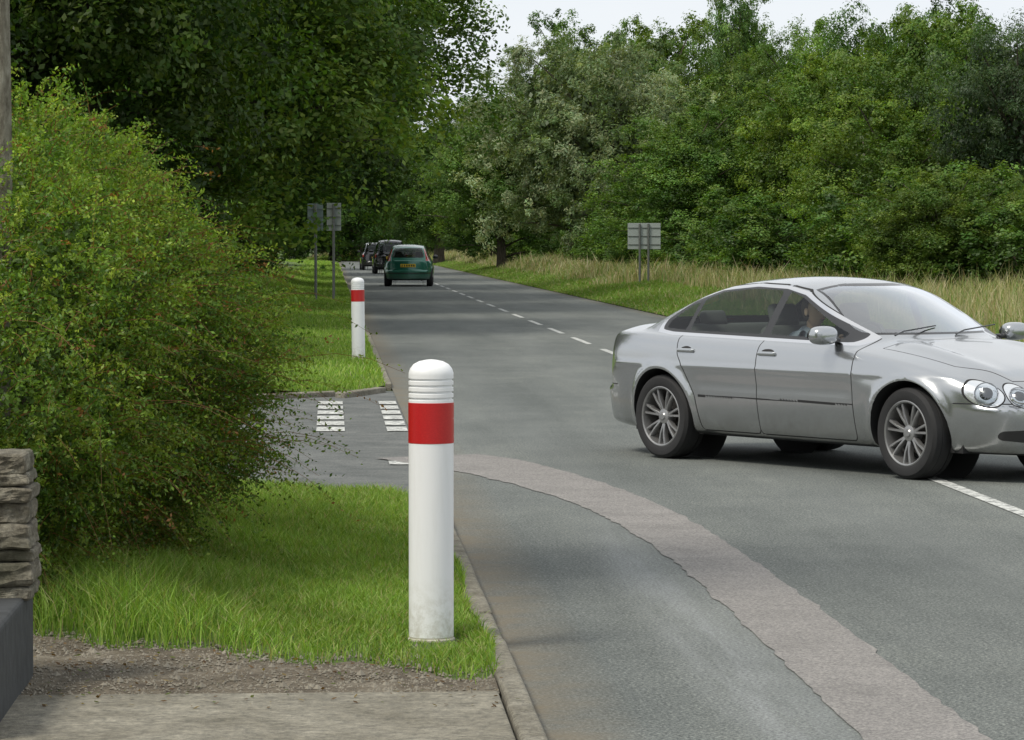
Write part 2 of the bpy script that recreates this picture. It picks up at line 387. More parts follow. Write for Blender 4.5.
obj('grass',blades('grass',P,H,rng.uniform(.01,.02,len(x))*np.clip(y/50,1,3),.7,colmix(len(x),[(.13,.25,.035),(.18,.30,.05),(.25,.29,.10),(.36,.33,.18)],.2,[.35,.35,.2,.1]),M_grassb))
x,y=scatter(190000,8.7,17,28,300,1.5); x=x+cshift(y); q=fbm(x,y,.35,13); keep=rng.uniform(size=len(x))<np.clip(.6+q,.25,1)*np.clip((x-cshift(y)-8.4)/1.2,.15,1)
keep&=~((abs(x-9.75)<.75)&(y>78)&(y<104))
x,y,q=x[keep],y[keep],q[keep]; P=np.stack([x,y,.02+.25*np.clip((x-cshift(y)-7.5)/3,0,1)],1)
H=rng.uniform(.25,.75,len(x))*(1+.45*q)*np.clip((x-cshift(y)-8.2)/1.6,.35,1)*np.where(rng.uniform(size=len(x))<.08,1.4,1)
obj('tall_grass',blades('tall_grass',P,H,rng.uniform(.008,.018,len(x))*np.clip(y/50,1,3),.45,colmix(len(x),[(.40,.37,.21),(.50,.45,.30),(.25,.31,.11),(.15,.24,.06),(.34,.27,.16)],.22,[.26,.2,.22,.2,.12]),M_grassb))
octv=np.array([[1,0,0],[0,1,0],[-1,0,0],[0,-1,0],[0,0,1],[0,0,-1]],float); octf=np.array([[0,1,4],[1,2,4],[2,3,4],[3,0,4],[1,0,5],[2,1,5],[3,2,5],[0,3,5]])
n=9000; x=rng.uniform(-1.6,.6,n); y=rng.uniform(11.3,13.6,n); s=rng.uniform(.002,.007,n)*(1+(rng.uniform(size=n)<.04)*1.4)
V=(octv[None]*(s[:,None]*rng.uniform(.6,1.3,(n,3)))[:,None,:]+np.stack([x,y,np.full(n,.044)],1)[:,None,:]).reshape(-1,3)
F=(octf[None]+(np.arange(n)*6)[:,None,None]).reshape(-1,3)
M_peb=simple('pebbles',(.22,.20,.16),.9,nscale=3,namt=.6)
obj('gravel',build('gravel',V,[(F,0)],[M_peb]))
# ------------------------------------------------------------------ trees
def leafquads(P,Nn,size,asp=.55):
    n=len(P); Nn=Nn/(np.linalg.norm(Nn,axis=1)[:,None]+1e-9)
    r=rng.normal(size=(n,3)); a=np.cross(Nn,r); a/=np.linalg.norm(a,axis=1)[:,None]+1e-9; b=np.cross(Nn,a)
    s=np.asarray(size)[:,None] if hasattr(size,'__len__') else size
    V=np.stack([P-a*s,P-b*s*asp,P+a*s,P+b*s*asp],1).reshape(-1,3)
    k=np.arange(n)*4; return V,np.stack([k,k+1,k+2,k+3],1)
def unit(n):
    v=rng.normal(size=(n,3)); return v/np.linalg.norm(v,axis=1)[:,None]
n=520; x=rng.uniform(-1.2,.66,n); y=10.9+rng.uniform(0,1,n)**.7*2.1; P=np.stack([x,y,np.where(x>KX,.066,np.where(y<11.36,.056,.052))],1)
V_,F_=leafquads(P,rng.normal(size=(n,3))*.25+[0,0,1],rng.uniform(.006,.015,n),.6)
obj('fallen_leaves',build('fallen_leaves',V_,[(F_,0)],[M_grassb],np.repeat(colmix(n,[(.16,.10,.05),(.10,.06,.03),(.22,.17,.08),(.10,.13,.04)],.2),4,axis=0)))
def make_tree(name,h,R,base,nclump,lpc,ls,cols,rc=(.7,1.3),flat=.65,power=2.0,droop=0.,seed=0,clump_jit=.3,trunk_r=.28,asp=.55,inner=9000,ns_=9):
    acc=Acc(); r=np.random.default_rng(seed)
    hc=(h+base)/2; hz=(h-base)/2
    tp=[]
    for i in range(8):
        t=i/7; tp.append([.25*math.sin(t*3+seed)*t,.25*math.cos(t*2.3+seed)*t-.25*t,t*h*.82-.2*(i==0)])
    add_tube(acc,tp,[trunk_r*(1-.85*i/7)*(1.35 if i==0 else 1) for i in range(8)],9)
    tp=np.array(tp)
    d=r.normal(size=(nclump,3)); d/=np.linalg.norm(d,axis=1)[:,None]
    lump=1+.26*(np.sin(d[:,0]*4+seed)+np.sin(d[:,1]*5+2*seed)+np.sin(d[:,2]*4.5+seed*3))/1.6
    rad=r.uniform(.25,1,nclump)**(1/power)*np.minimum(lump,1.15)*r.uniform(.82,1.06,nclump)
    c=np.stack([d[:,0]*rad*R,d[:,1]*rad*R,hc+d[:,2]*rad*hz],1)
    crc=r.uniform(rc[0],rc[1],nclump)*np.where(d[:,2]*rad>.6,.8,1)
    for i in r.choice(nclump,min(46,nclump),replace=False):
        e=c[i]; zt=max(base*.8+.3,min(e[2]*.62,h*.75)); s=np.array([np.interp(zt,tp[:,2],tp[:,0]),np.interp(zt,tp[:,2],tp[:,1]),zt])
        mid=(s+e)/2+np.array([0,0,.25*np.linalg.norm(e-s)*.4]); q=[s,(s+mid)/2+[0,0,.08],mid,(mid+e)/2+[0,0,.05],e]
        add_tube(acc,q,[trunk_r*.32,trunk_r*.25,trunk_r*.18,trunk_r*.11,trunk_r*.04],5,cap=False)
    nv=acc.n; tt=[np.full((nv,3),.5)]
    sc=np.repeat(c,ns_,axis=0); sr=np.repeat(crc,ns_); su=unit(len(sc)); 
    spos=sc+su*(sr*rng.uniform(.25,1.15,len(sc)))[:,None]*[1,1,flat]
    ssz=rng.uniform(.26,.60,len(spos))
    lp=max(8,lpc//ns_); n=len(spos)*lp; si=np.repeat(np.arange(len(spos)),lp); ci=si//ns_
    u=unit(n); rr=rng.uniform(0,1,n)**.55
    off=u*(rr*sr[si]*ssz[si])[:,None]; off[:,2]*=.85
    P=spos[si]+off
    if droop: P[:,2]-=droop*((P[:,0]-c[ci,0])**2+(P[:,1]-c[ci,1])**2)/sr[si]
    P[:,2]=np.maximum(P[:,2],.1)
    Nn=(P-c[ci])/crc[ci][:,None]*.8+off/sr[si][:,None]*.8+np.array([0,0,.5])+rng.normal(size=(n,3))*.42
    V,F=leafquads(P,Nn,ls*rng.uniform(.6,1.3,n),asp)
    cb=np.array(cols)[r.integers(0,len(cols),nclump)]*r.uniform(1-clump_jit,1+clump_jit,(nclump,1))
    sj=r.uniform(.78,1.25,(len(spos),1))
    tc_=cb[ci]*sj[si]*rng.uniform(.75,1.25,(n,1)); tc_[:,0]*=rng.uniform(.85,1.25,n)
    b=acc.n; acc.V.append(V); acc.n+=len(V); acc.G.append((F+b,1)); tt.append(np.repeat(tc_,4,axis=0))
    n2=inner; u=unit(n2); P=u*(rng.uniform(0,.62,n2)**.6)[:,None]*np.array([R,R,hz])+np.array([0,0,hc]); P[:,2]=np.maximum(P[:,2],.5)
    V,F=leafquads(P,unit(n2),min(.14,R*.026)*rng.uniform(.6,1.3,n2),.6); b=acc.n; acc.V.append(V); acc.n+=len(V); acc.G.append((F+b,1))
    tt.append(np.repeat(np.array(cols[0])[None]*.55*np.ones((n2,1)),4,axis=0))  # inner leaf tint darkened, painting in the shade inside the crown
    me=build(name,np.concatenate(acc.V),acc.G,[M_bark,M_leaf],np.concatenate(tt)); me['h']=h; me['R']=R
    return me
D=[(.058,.115,.018),(.085,.155,.024),(.045,.095,.018)]
L=[(.115,.20,.030),(.155,.245,.042),(.085,.165,.028)]
W=[(.175,.25,.115),(.25,.325,.18),(.115,.185,.065)]
O=[(.085,.165,.030),(.12,.205,.038),(.062,.13,.025)]
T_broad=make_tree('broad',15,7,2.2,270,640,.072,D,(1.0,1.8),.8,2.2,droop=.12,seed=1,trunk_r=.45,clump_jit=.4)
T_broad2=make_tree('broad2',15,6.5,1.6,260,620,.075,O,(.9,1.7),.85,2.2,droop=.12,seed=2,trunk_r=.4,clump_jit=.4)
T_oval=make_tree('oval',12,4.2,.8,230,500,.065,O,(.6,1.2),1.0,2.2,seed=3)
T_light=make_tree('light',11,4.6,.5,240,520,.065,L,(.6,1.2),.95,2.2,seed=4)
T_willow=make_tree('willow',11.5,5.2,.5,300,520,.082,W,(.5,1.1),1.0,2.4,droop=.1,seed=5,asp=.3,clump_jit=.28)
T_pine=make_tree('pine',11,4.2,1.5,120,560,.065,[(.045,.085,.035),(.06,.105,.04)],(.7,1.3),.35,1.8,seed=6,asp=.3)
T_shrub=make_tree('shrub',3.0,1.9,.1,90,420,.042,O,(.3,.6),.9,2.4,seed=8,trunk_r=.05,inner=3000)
def tree(name,me,X,Y,h=None,R=None,col=(1,1,1),rz=None):
    s=1 if h is None else h/me['h']; sr=s if R is None else R/me['R']
    o=obj(name,me,None,(X,Y,0),(0,0,rz if rz is not None else random.uniform(0,6.28)),(sr,sr,s)); o.color=(*col,1); return o
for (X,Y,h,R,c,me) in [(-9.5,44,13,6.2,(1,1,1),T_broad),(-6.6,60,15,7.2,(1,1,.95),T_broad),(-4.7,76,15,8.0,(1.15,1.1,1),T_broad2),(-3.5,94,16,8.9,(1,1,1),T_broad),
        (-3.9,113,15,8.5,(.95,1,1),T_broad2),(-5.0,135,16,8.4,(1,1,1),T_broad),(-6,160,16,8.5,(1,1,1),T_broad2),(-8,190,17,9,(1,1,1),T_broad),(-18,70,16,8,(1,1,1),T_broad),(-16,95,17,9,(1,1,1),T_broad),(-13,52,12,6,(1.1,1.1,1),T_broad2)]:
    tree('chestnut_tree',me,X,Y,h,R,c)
for (X,Y,h,R) in [(-3.6,52,2.2,1.5),(-4.3,57,2.8,1.9),(-4.2,63,3,2),(-4.6,70,3.2,2.2),(-4.4,78,3.2,2.2),(-4.6,87,3.4,2.5),(-4.5,97,3.6,2.6),(-4.6,108,3.8,2.8),(-5,120,4,3),(-5,135,4,3.4),(-5.5,150,4.5,3.6),(-3.4,44,1.7,1.3),(-5.8,170,4.5,4),(-7,50,3,2),(-9,190,5,4.5),(-10,215,5,5),(-17,205,6,6),(-24,200,6,6)]:
    tree('hedge_shrub',T_shrub,X,Y,h,R,(.6,.64,.65))
R_=[('willow_tree',T_willow,12.5,150,12.2,5.6,(1,1,1)),('ash_tree',T_oval,9.3,172,9.7,4.2,(1,1.02,1)),('ash_tree',T_oval,14.8,192,14.6,4.9,(1.0,1.05,1)),
 ('ash_tree',T_light,19.3,186,15.0,5.8,(.75,.78,.8)),('poplar_tree',T_oval,28.3,222,20,4.2,(1.1,1.15,1.5)),('poplar_tree',T_oval,35,235,16.5,4.5,(1.1,1.15,1.5)),('unseen_oak',T_light,17.3,128,8.4,4.0,(.7,.74,.78)),
 ('unseen_oak',T_oval,14.0,124,6.6,3.5,(1.05,1.1,1)),('unseen_oak',T_light,17.3,109,8.4,3.7,(.95,.96,.85)),('unseen_oak',T_broad2,21.6,121,11.4,4.2,(.95,1,1)),
 ('unseen_oak',T_light,19.4,101,9.2,3.8,(.72,.78,.78)),('sycamore_tree',T_light,15.5,88,5.9,3.0,(.95,.97,.9)),('pine_tree',T_pine,18.2,84,8.0,2.7,(1,1,1)),('sycamore_tree',T_oval,19.8,90,6.8,3.0,(.85,.9,.9)),
 ('unseen_oak',T_broad2,27,130,10.2,6,(.85,.9,.95)),('unseen_oak',T_broad,24.5,160,11.6,5.2,(1.1,1.1,1.1)),('unseen_oak',T_broad,31,110,9,5,(1,1,1)),('unseen_oak',T_broad2,31,190,13,6.5,(.95,.97,1.1)),('sycamore_tree',T_light,13.9,72,3.4,2.2,(.8,.8,.8)),
 ('ash_tree',T_oval,10.6,205,10.5,4.5,(.75,.8,.9)),('ash_tree',T_broad,8.0,235,11,6,(.8,.85,.9))]
for n_,me,X,Y,h,Rr,c in R_: tree(n_,me,X,Y,h,Rr,c)
for k in range(24):
    Y=70+k*6.6; tree('hedge_shrub',T_shrub,15.2-.018*k*6+random.uniform(-.8,.8) if Y>90 else 15.5,Y,random.uniform(2.0,3.4),random.uniform(2.0,3.0),(.85,.9,.85))
k=0
for X in np.arange(-110,130,8.5):
    me=[T_broad,T_broad2,T_oval][k%3]; k+=1
    Y=285+abs(X)*.1+random.uniform(-12,12)
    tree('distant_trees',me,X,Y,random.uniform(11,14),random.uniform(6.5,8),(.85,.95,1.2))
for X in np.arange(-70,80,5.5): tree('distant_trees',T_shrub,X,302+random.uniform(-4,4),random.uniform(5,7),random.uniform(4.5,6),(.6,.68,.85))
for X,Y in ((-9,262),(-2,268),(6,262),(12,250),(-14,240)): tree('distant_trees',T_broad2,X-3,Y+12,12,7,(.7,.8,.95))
for X,Y,h in ((-17,6,11),(-15,-12,13),(-6,-48,14),(12,-52,14),(26,-26,12)): tree('unseen_oak',T_broad2,X,Y,h,6,(1,1,1))  # unseen trees out of view, added to give the car dark reflections
acc=Acc(); TX,TY=-1.475,14.3
tp=np.array([[-.02,0,-.1],[-.005,0,1],[.012,.02,2.0],[.01,0,3.0],[-.02,.05,4.0],[-.06,.1,5.2]])+[TX,TY,0]
add_tube(acc,tp,[.075,.066,.060,.052,.04,.02],12)
for k in range(14):
    a=k*2.4; z=3.5+k*.15; e=np.array([TX+math.cos(a)*.9,TY+math.sin(a)*.9,z+.7]); s=np.array([TX,TY,z]); add_tube(acc,[s,(s+e)/2+[0,0,.1],e],[.02,.013,.005],5,cap=False)
nv=acc.n; n=14000; u=unit(n); P=u*(rng.uniform(.2,1,n)**.5)[:,None]*[1.3,1.3,1.1]+[TX,TY,4.9]; keep=P[:,2]>3.7; P=P[keep]
V,F=leafquads(P,unit(len(P))+[0,0,.5],rng.uniform(.02,.04,len(P))); b=acc.n; acc.V.append(V);acc.n+=len(V);acc.G.append((F+b,1))
tt=np.concatenate([np.full((nv,3),.5),np.repeat(colmix(len(P),O,.2),4,axis=0)])
obj('rowan_tree',build('rowan_tree',np.concatenate(acc.V),acc.G,[M_bark2,M_leaf],tt,True))
# ------------------------------------------------------------------ foreground bush
def bush():
    c=np.array([-1.50,16.15,0.90]); ax=np.array([1.24,2.78,1.34]); nt_=12500
    u=unit(nt_)
    def env(u):
        lump=1+.12*np.sin(u[:,0]*5+1)+.11*np.sin(u[:,1]*7+2)+.08*np.sin(u[:,2]*9+u[:,0]*6)
        sq=1/(np.abs(u)**2.5).sum(1)**(1/2.5)
        return lump*sq
    a_=ax*np.where(u[:,2:3]<0,[[.95,.97,.70]],[[1,1,1]])
    rad=(rng.uniform(.45,1,nt_)**.4)*env(u)
    base=c+u*a_*rad[:,None]*.9
    base[:,2]=np.maximum(base[:,2],.10)
    d=u*np.array([.8,.8,.35])+np.array([.16,-.12,.55])+rng.normal(size=(nt_,3))*.36; d/=np.linalg.norm(d,axis=1)[:,None]
    lg=rng.uniform(size=nt_)<.16
    Ln=rng.uniform(.15,.36,nt_)*np.where(lg,rng.uniform(1.6,2.6,nt_),1); m_=34
    t=np.linspace(.02,1,m_)[None,:,None]
    sag=np.array([0,0,-1.])*.5
    P=base[:,None]+d[:,None]*t*Ln[:,None,None]+sag*(t**2)*(Ln**1.2)[:,None,None]
    rib=P[:,::8].copy()
    P=P+rng.normal(size=P.shape)*.011
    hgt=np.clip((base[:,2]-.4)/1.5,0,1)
    tw=np.array([(.17,.27,.03),(.12,.22,.026),(.26,.35,.05),(.075,.155,.02)])[rng.choice(4,nt_,p=[.35,.3,.13,.22])]*rng.uniform(.75,1.25,(nt_,1))*(.68+.5*hgt)[:,None]  # twig tint darker low, brighter high: bush shading put into the leaf colour
    red=rng.uniform(size=nt_)<.06
    C_=np.repeat(tw[:,None],m_,axis=1)
    C_[red,27:]=np.array([.24,.12,.04]); C_=C_*rng.uniform(.72,1.3,(nt_,m_,1))
    P=P.reshape(-1,3); C_=C_.reshape(-1,3); ok=P[:,2]>.07; P=P[ok];C_=C_[ok]
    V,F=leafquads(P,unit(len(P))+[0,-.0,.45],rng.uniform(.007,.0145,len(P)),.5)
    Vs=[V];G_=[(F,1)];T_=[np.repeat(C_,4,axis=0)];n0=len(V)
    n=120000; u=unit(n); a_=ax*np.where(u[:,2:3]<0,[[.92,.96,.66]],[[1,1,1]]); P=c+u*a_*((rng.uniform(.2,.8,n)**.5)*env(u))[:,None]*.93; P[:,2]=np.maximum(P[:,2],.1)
    V,F=leafquads(P,unit(n),rng.uniform(.011,.022,n),.55); Vs.append(V);G_.append((F+n0,1));T_.append(np.repeat(colmix(n,[(.06,.115,.018),(.08,.145,.022)],.3),4,axis=0));n0+=len(V)  # inner leaves coloured darker: the bush's interior shade painted into their tint
    k=rib.shape[1]; wv=rng.normal(size=(nt_,1,3)); wv/=np.linalg.norm(wv,axis=2)[...,None]; ww=np.linspace(.0024,.0008,k)[None,:,None]
    A=np.stack([rib-wv*ww,rib+wv*ww],2).reshape(-1,3); bs=(np.arange(nt_)*k*2)[:,None]; q=np.arange(k-1)[None]*2
    a=(bs+q).ravel(); F=np.stack([a,a+1,a+3,a+2],1); Vs.append(A);G_.append((F+n0,1));T_.append(np.tile([.20,.10,.05],(len(A),1)));n0+=len(A)
    acc=Acc()
    for i in range(70):
        a=random.uniform(0,6.28); r=random.uniform(0,.9); s=np.array([c[0],c[1],0])+np.array([math.cos(a)*r*.45,math.sin(a)*r*1.2,-.05]); uu=np.array([math.cos(a)*.9,math.sin(a)*.9,random.uniform(.1,1)]); e=c+uu/np.linalg.norm(uu)*ax*.85
        add_tube(acc,[s,s*.6+e*.4+[0,0,.2],e],[.014,.01,.004],5,cap=False)
    A=np.concatenate(acc.V); G_+= [(g+n0,0) for g,_ in acc.G]; Vs.append(A);T_.append(np.full((len(A),3),.5))
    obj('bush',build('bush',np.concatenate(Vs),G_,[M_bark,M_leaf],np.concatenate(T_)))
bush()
# ------------------------------------------------------------------ bollards
def whitemat():
    m,nt,out=newmat('bollard_white'); v=objco(nt)
    sx=N(nt,'ShaderNodeSeparateXYZ'); nt.links.new(v,sx.inputs[0])
    mr=N(nt,'ShaderNodeMapRange'); nt.links.new(sx.outputs[2],mr.inputs[0]); mr.inputs[1].default_value=.28; mr.inputs[2].default_value=.0
    d=math_(nt,'MULTIPLY',mr.outputs[0],ramp(nt,noise(nt,v,25,6,.75),[(.42,0.0),(.62,.6)]))
    mp=N(nt,'ShaderNodeMapping'); mp.inputs['Scale'].default_value=(9,9,1); nt.links.new(v,mp.inputs[0])
    s=math_(nt,'MULTIPLY',ramp(nt,noise(nt,mp.outputs[0],3,5,.7),[(.5,0.0),(.75,1.0)]),.12)
    c=mix(nt,s,(.80,.81,.82),(.50,.49,.43)); c=mix(nt,d,c,(.36,.33,.25))
    princ(nt,out,Base_Color=c,Roughness=.42); return m
M_white=whitemat()
def redmat():
    m,nt,out=newmat('red_reflective'); v=objco(nt)
    vo=N(nt,'ShaderNodeTexVoronoi'); vo.inputs['Scale'].default_value=180; nt.links.new(v,vo.inputs['Vector'])
    c=mix(nt,vo.outputs[0],(.40,.006,.008),(.50,.014,.014)); princ(nt,out,Base_Color=c,Roughness=.4,Coat_Weight=.15); return m
M_red=redmat()
M_dirt=simple('dirty_white',(.42,.40,.33),.8,nscale=20,namt=.5)
def bollard(X,Y,z=.04,sz=1.0):
    acc=Acc(); R=.0905
    lathe(acc,[(R+.006,-.04),(R+.005,.010),(R,.015),(R,.020)],n=48,m=2)
    lathe(acc,[(R,.020),(R,.822)],n=48,m=0)
    lathe(acc,[(R,.822),(R+.0015,.823),(R+.0015,.989),(R,.990)],n=48,m=1)
    pr=[(R,.990),(R,1.0)]
    for k in range(4):
        z0=1.0+k*.026; pr+=[(R-.007,z0+.003),(R-.007,z0+.009),(R,z0+.012),(R,z0+.026)]
    pr+=[(R,1.112),(R-.006,1.13),(R-.02,1.148),(R-.042,1.16),(R-.07,1.166),(.0005,1.168)]
    lathe(acc,pr,n=48,m=0)
    me=acc.mesh('bollard',[M_white,M_red,M_dirt],True,35)
    return obj('bollard',me,None,(X,Y,z),(0,0,0),(1,1,sz))
bollard(BX-.010,BY,.044,.972); b2=bollard(.39,43.6,.06,.95); b2.rotation_euler=(0,math.radians(-.6),0)
# ------------------------------------------------------------------ signs
M_signback=simple('sign_back',(.33,.37,.35),.5,.2,nscale=3,namt=.12); M_post=simple('galvanised_post',(.15,.16,.15),.6,.4,nscale=8)
M_signdark=simple('sign_back_green',(.13,.18,.165),.5,.1,nscale=3,namt=.15)
M_signface=simple('sign_face',(.7,.7,.7),.5)
def sign(X,Y,w_,z0,z1,rz,px=(-.14,.14),mb=None):
    acc=Acc(); 
    for p in px: add_tube(acc,[[p,-.05,-.1],[p,-.05,z1-.02]],.038,10,1)
    box(acc,(0,-.0,(z0+z1)/2),(w_,.012,z1-z0),0,.004)
    box(acc,(0,.008,(z0+z1)/2),(w_-.03,.004,z1-z0-.03),2,0)
    for z in (z0+.15,z1-.15,(z0+z1)/2): box(acc,(0,-.018,z),(w_*.97,.02,.018),1,.003)
    return obj('road_sign',acc.mesh('road_sign',[mb or M_signback,M_post,M_signface],False),None,(X,Y,.0),(0,0,rz))
sign(10.14,103,1.06,1.42,2.26,math.radians(-6))
sign(-.38,86,.42,1.95,2.68,math.radians(8),(.0,),M_signdark); sign(.12,88,.40,1.96,2.72,math.radians(-12),(0,),M_signback)
# ------------------------------------------------------------------ stone wall
def wall():
    import bmesh
    acc=Acc(); r=random.Random(3); th=.34; yf=11.55; xe=-1.07
    z=.36
    def stone(cx,cy,cz,sx,sy,sz):
        bm=bmesh.new(); bmesh.ops.create_cube(bm,size=1)
        for v in bm.verts: v.co=Vector((v.co.x*sx,v.co.y*sy,v.co.z*sz))
        bmesh.ops.bevel(bm,geom=bm.edges[:],offset=min(.008,sz*.2),segments=1,affect='EDGES')
        bmesh.ops.triangulate(bm,faces=bm.faces[:]); bmesh.ops.subdivide_edges(bm,edges=bm.edges[:],cuts=3,use_grid_fill=True)
        ph=r.uniform(0,50)
        for v in bm.verts:
            a,b_,c_=v.co
            v.co+=Vector((math.sin(b_*40+c_*50+ph)*.006,math.sin(c_*70+a*35+ph)*.006+math.sin(a*90+c_*120+ph)*.004,math.sin(a*17+ph+b_*20)*.003+math.sin(a*61+ph)*.002))
        bm.verts.index_update(); by={}
        V=np.array([v.co[:] for v in bm.verts])+[cx,cy,cz]
        b=acc.n; acc.V.append(V); acc.n+=len(V)
        for f in bm.faces: by.setdefault(len(f.verts),[]).append([v.index+b for v in f.verts])
        for F in by.values(): acc.G.append((np.array(F),0))
        bm.free()
    while z<.81:
        hh=r.uniform(.035,.095); x=xe+r.uniform(-.02,.01)
        while x>-2.6:
            l=r.uniform(.10,.26); stone(x-l/2,yf+th/2+r.uniform(-.02,.02),z+hh/2,l-.006,th,hh-.004); x-=l
        z+=hh
    x=xe-.02
    while x>-2.6:
        l=r.uniform(.10,.18); stone(x-l/2,yf+th/2,z+.035+r.uniform(-.01,.01),l-.01,th*.95,.075); x-=l
    box(acc,(-1.29,11.1,.155),(.38,1.62,.43),1,.02); box(acc,(-2.1,11.75,.15),(1.3,.42,.42),1,.02)
    m,nt,out=newmat('wall_stone'); v=objco(nt); n=noise(nt,v,9,8,.75); n2=noise(nt,v,45,6,.75); n3=noise(nt,v,3.5,2,.5)
    c=ramp(nt,n,[(.28,(.08,.07,.05)),(.5,(.20,.18,.14)),(.72,(.38,.36,.30))]); c=mix(nt,1.0,c,ramp(nt,n2,[(.3,(.45,.45,.45)),(.65,(1.35,1.35,1.3))]),'MULTIPLY')
    c=mix(nt,ramp(nt,n3,[(.45,0.0),(.6,.5)]),c,(.08,.085,.05))
    p=princ(nt,out,Base_Color=c,Roughness=.95); bump(nt,p,n2,1,.02)
    obj('stone_wall',acc.mesh('stone_wall',[m,simple('plinth_render',(.035,.038,.04),.85,nscale=12,namt=.8,bmp=1)],False))
wall()
# ------------------------------------------------------------------ cars
def carpaint(name,col,metal,rough=.3):
    m,nt,out=newmat(name); v=objco(nt)
    g=N(nt,'ShaderNodeNewGeometry'); fl=noise(nt,v,900,2,.5)
    c=mix(nt,.25,col,mix(nt,fl,tuple(x*.8 for x in col),tuple(min(1,x*1.2) for x in col)))
    sx=N(nt,'ShaderNodeSeparateXYZ'); nt.links.new(v,sx.inputs[0])
    dz=N(nt,'ShaderNodeMapRange'); nt.links.new(sx.outputs[2],dz.inputs[0]); dz.inputs[1].default_value=.5; dz.inputs[2].default_value=.15
    dd=math_(nt,'MULTIPLY',dz.outputs[0],ramp(nt,noise(nt,v,7,6,.7),[(.3,.25),(.7,.8)]))
    c=mix(nt,dd,c,(.12,.11,.09))
    c=mix(nt,g.outputs['Backfacing'],c,(.03,.03,.032))
    mm=math_(nt,'MULTIPLY',math_(nt,'SUBTRACT',1.0,g.outputs['Backfacing']),metal)
    p=princ(nt,out,Base_Color=c,Roughness=rough,Metallic=mm,Coat_Weight=.8); p.inputs['Coat Roughness'].default_value=.04
    return m
def glassmat(name,tint,refl=.0,k=.9):
    m,nt,out=newmat(name); t=N(nt,'ShaderNodeBsdfTransparent'); t.inputs[0].default_value=rgba(tint)
    g=N(nt,'ShaderNodeBsdfGlossy'); g.inputs['Roughness'].default_value=.02; g.inputs[0].default_value=(.95,.97,1,1)
    f=N(nt,'ShaderNodeFresnel'); f.inputs[0].default_value=1.5; mx=N(nt,'ShaderNodeMixShader')
    ff=math_(nt,'ADD',math_(nt,'MULTIPLY',f.outputs[0],k),refl,True)
    nt.links.new(ff,mx.inputs[0]); nt.links.new(t.outputs[0],mx.inputs[1]); nt.links.new(g.outputs[0],mx.inputs[2]); nt.links.new(mx.outputs[0],out.inputs[0]); return m
M_glass=glassmat('car_glass',(.82,.90,.84),0,.7); M_black=simple('black_trim',(.012,.012,.013),.35,coat=.3); M_chrome=simple('chrome',(.75,.75,.76),.12,1)
M_wind=glassmat('windscreen_glass',(.78,.90,.84),.12,2.6)
M_gap=simple('panel_gap',(.01,.01,.01),.8); M_lens=glassmat('headlamp_glass',(.85,.88,.9),.1)
M_tail=simple('tail_lamp',(.42,.01,.01),.15,coat=1); M_dark=simple('underbody',(.012,.012,.013),.85); M_tyre=simple('tyre_rubber',(.016,.016,.017),.8,nscale=20,namt=.3)
M_alloy=simple('alloy',(.30,.30,.30),.35,.75,nscale=8,namt=.4); M_int=simple('interior_cloth',(.06,.06,.062),.85,nscale=30); M_yel=simple('plate_yellow',(.75,.5,.02),.4)
M_refl=simple('lamp_reflector',(.8,.82,.84),.18,.8)
M_disc=simple('brake_disc',(.11,.10,.09),.5,.6)
def sdpoly(px,pz,poly,r=0.):
    poly=np.array(poly,float); 
    if r>0:
        n=len(poly); area=sum(poly[i][0]*poly[(i+1)%n][1]-poly[(i+1)%n][0]*poly[i][1] for i in range(n))
        if area<0: poly=poly[::-1]
        new=[]
        for i in range(n):
            p0,p1,p2=poly[i-1],poly[i],poly[(i+1)%n]; d1=(p1-p0)/np.linalg.norm(p1-p0); d2=(p2-p1)/np.linalg.norm(p2-p1)
            n1=np.array([-d1[1],d1[0]]);n2=np.array([-d2[1],d2[0]]); bb=n1+n2; bb/=max(.3,np.dot(bb,bb)/2)
            new.append(p1+bb*r*1.0)
        poly=np.array(new)
    best=np.full(len(px),1e9); ins=np.zeros(len(px),bool); n=len(poly)
    for i in range(n):
        a=poly[i];b=poly[(i+1)%n]; e=b-a; t=np.clip(((px-a[0])*e[0]+(pz-a[1])*e[1])/(e@e),0,1)
        best=np.minimum(best,np.hypot(px-a[0]-t*e[0],pz-a[1]-t*e[1]))
        cnd=((a[1]>pz)!=(b[1]>pz)); xi=a[0]+(pz-a[1])/(e[1] if abs(e[1])>1e-12 else 1e-12)*e[0]; ins^=cnd&(px<xi)
    return np.where(ins,best,-best)+r
def split(V,T,Mt,f):
    fv=f(V); fv=np.where(abs(fv)<2e-5,2e-5,fv); s=fv>0; st=s[T]; cnt=st.sum(1); mixd=(cnt==1)|(cnt==2)
    if not mixd.any(): return V,T,Mt
    keepT,keepM=T[~mixd],Mt[~mixd]; A=T[mixd];sm=st[mixd];mm=Mt[mixd]; lone_val=(sm.sum(1)==1)
    lone=np.argmax(sm==lone_val[:,None],axis=1); i=np.arange(len(A))
    a=A[i,lone];b=A[i,(lone+1)%3];c=A[i,(lone+2)%3]
    def key(p,q): return np.minimum(p,q).astype(np.int64)*10000000+np.maximum(p,q)
    K=np.concatenate([key(a,b),key(a,c)]); U,inv=np.unique(K,return_inverse=True)
    p=U//10000000;q=U%10000000; t=fv[p]/(fv[p]-fv[q]); NV=V[p]+(V[q]-V[p])*t[:,None]; base=len(V)
    ab=base+inv[:len(A)];ac=base+inv[len(A):]
    V=np.vstack([V,NV]); T2=np.concatenate([keepT,np.stack([a,ab,ac],1),np.stack([ab,b,c],1),np.stack([ab,c,ac],1)])
    M2=np.concatenate([keepM,mm,mm,mm]); return V,T2,M2
def smin(a,b,k): h=np.clip(.5+.5*(b-a)/k,0,1); return b*(1-h)+a*h-k*h*(1-h)
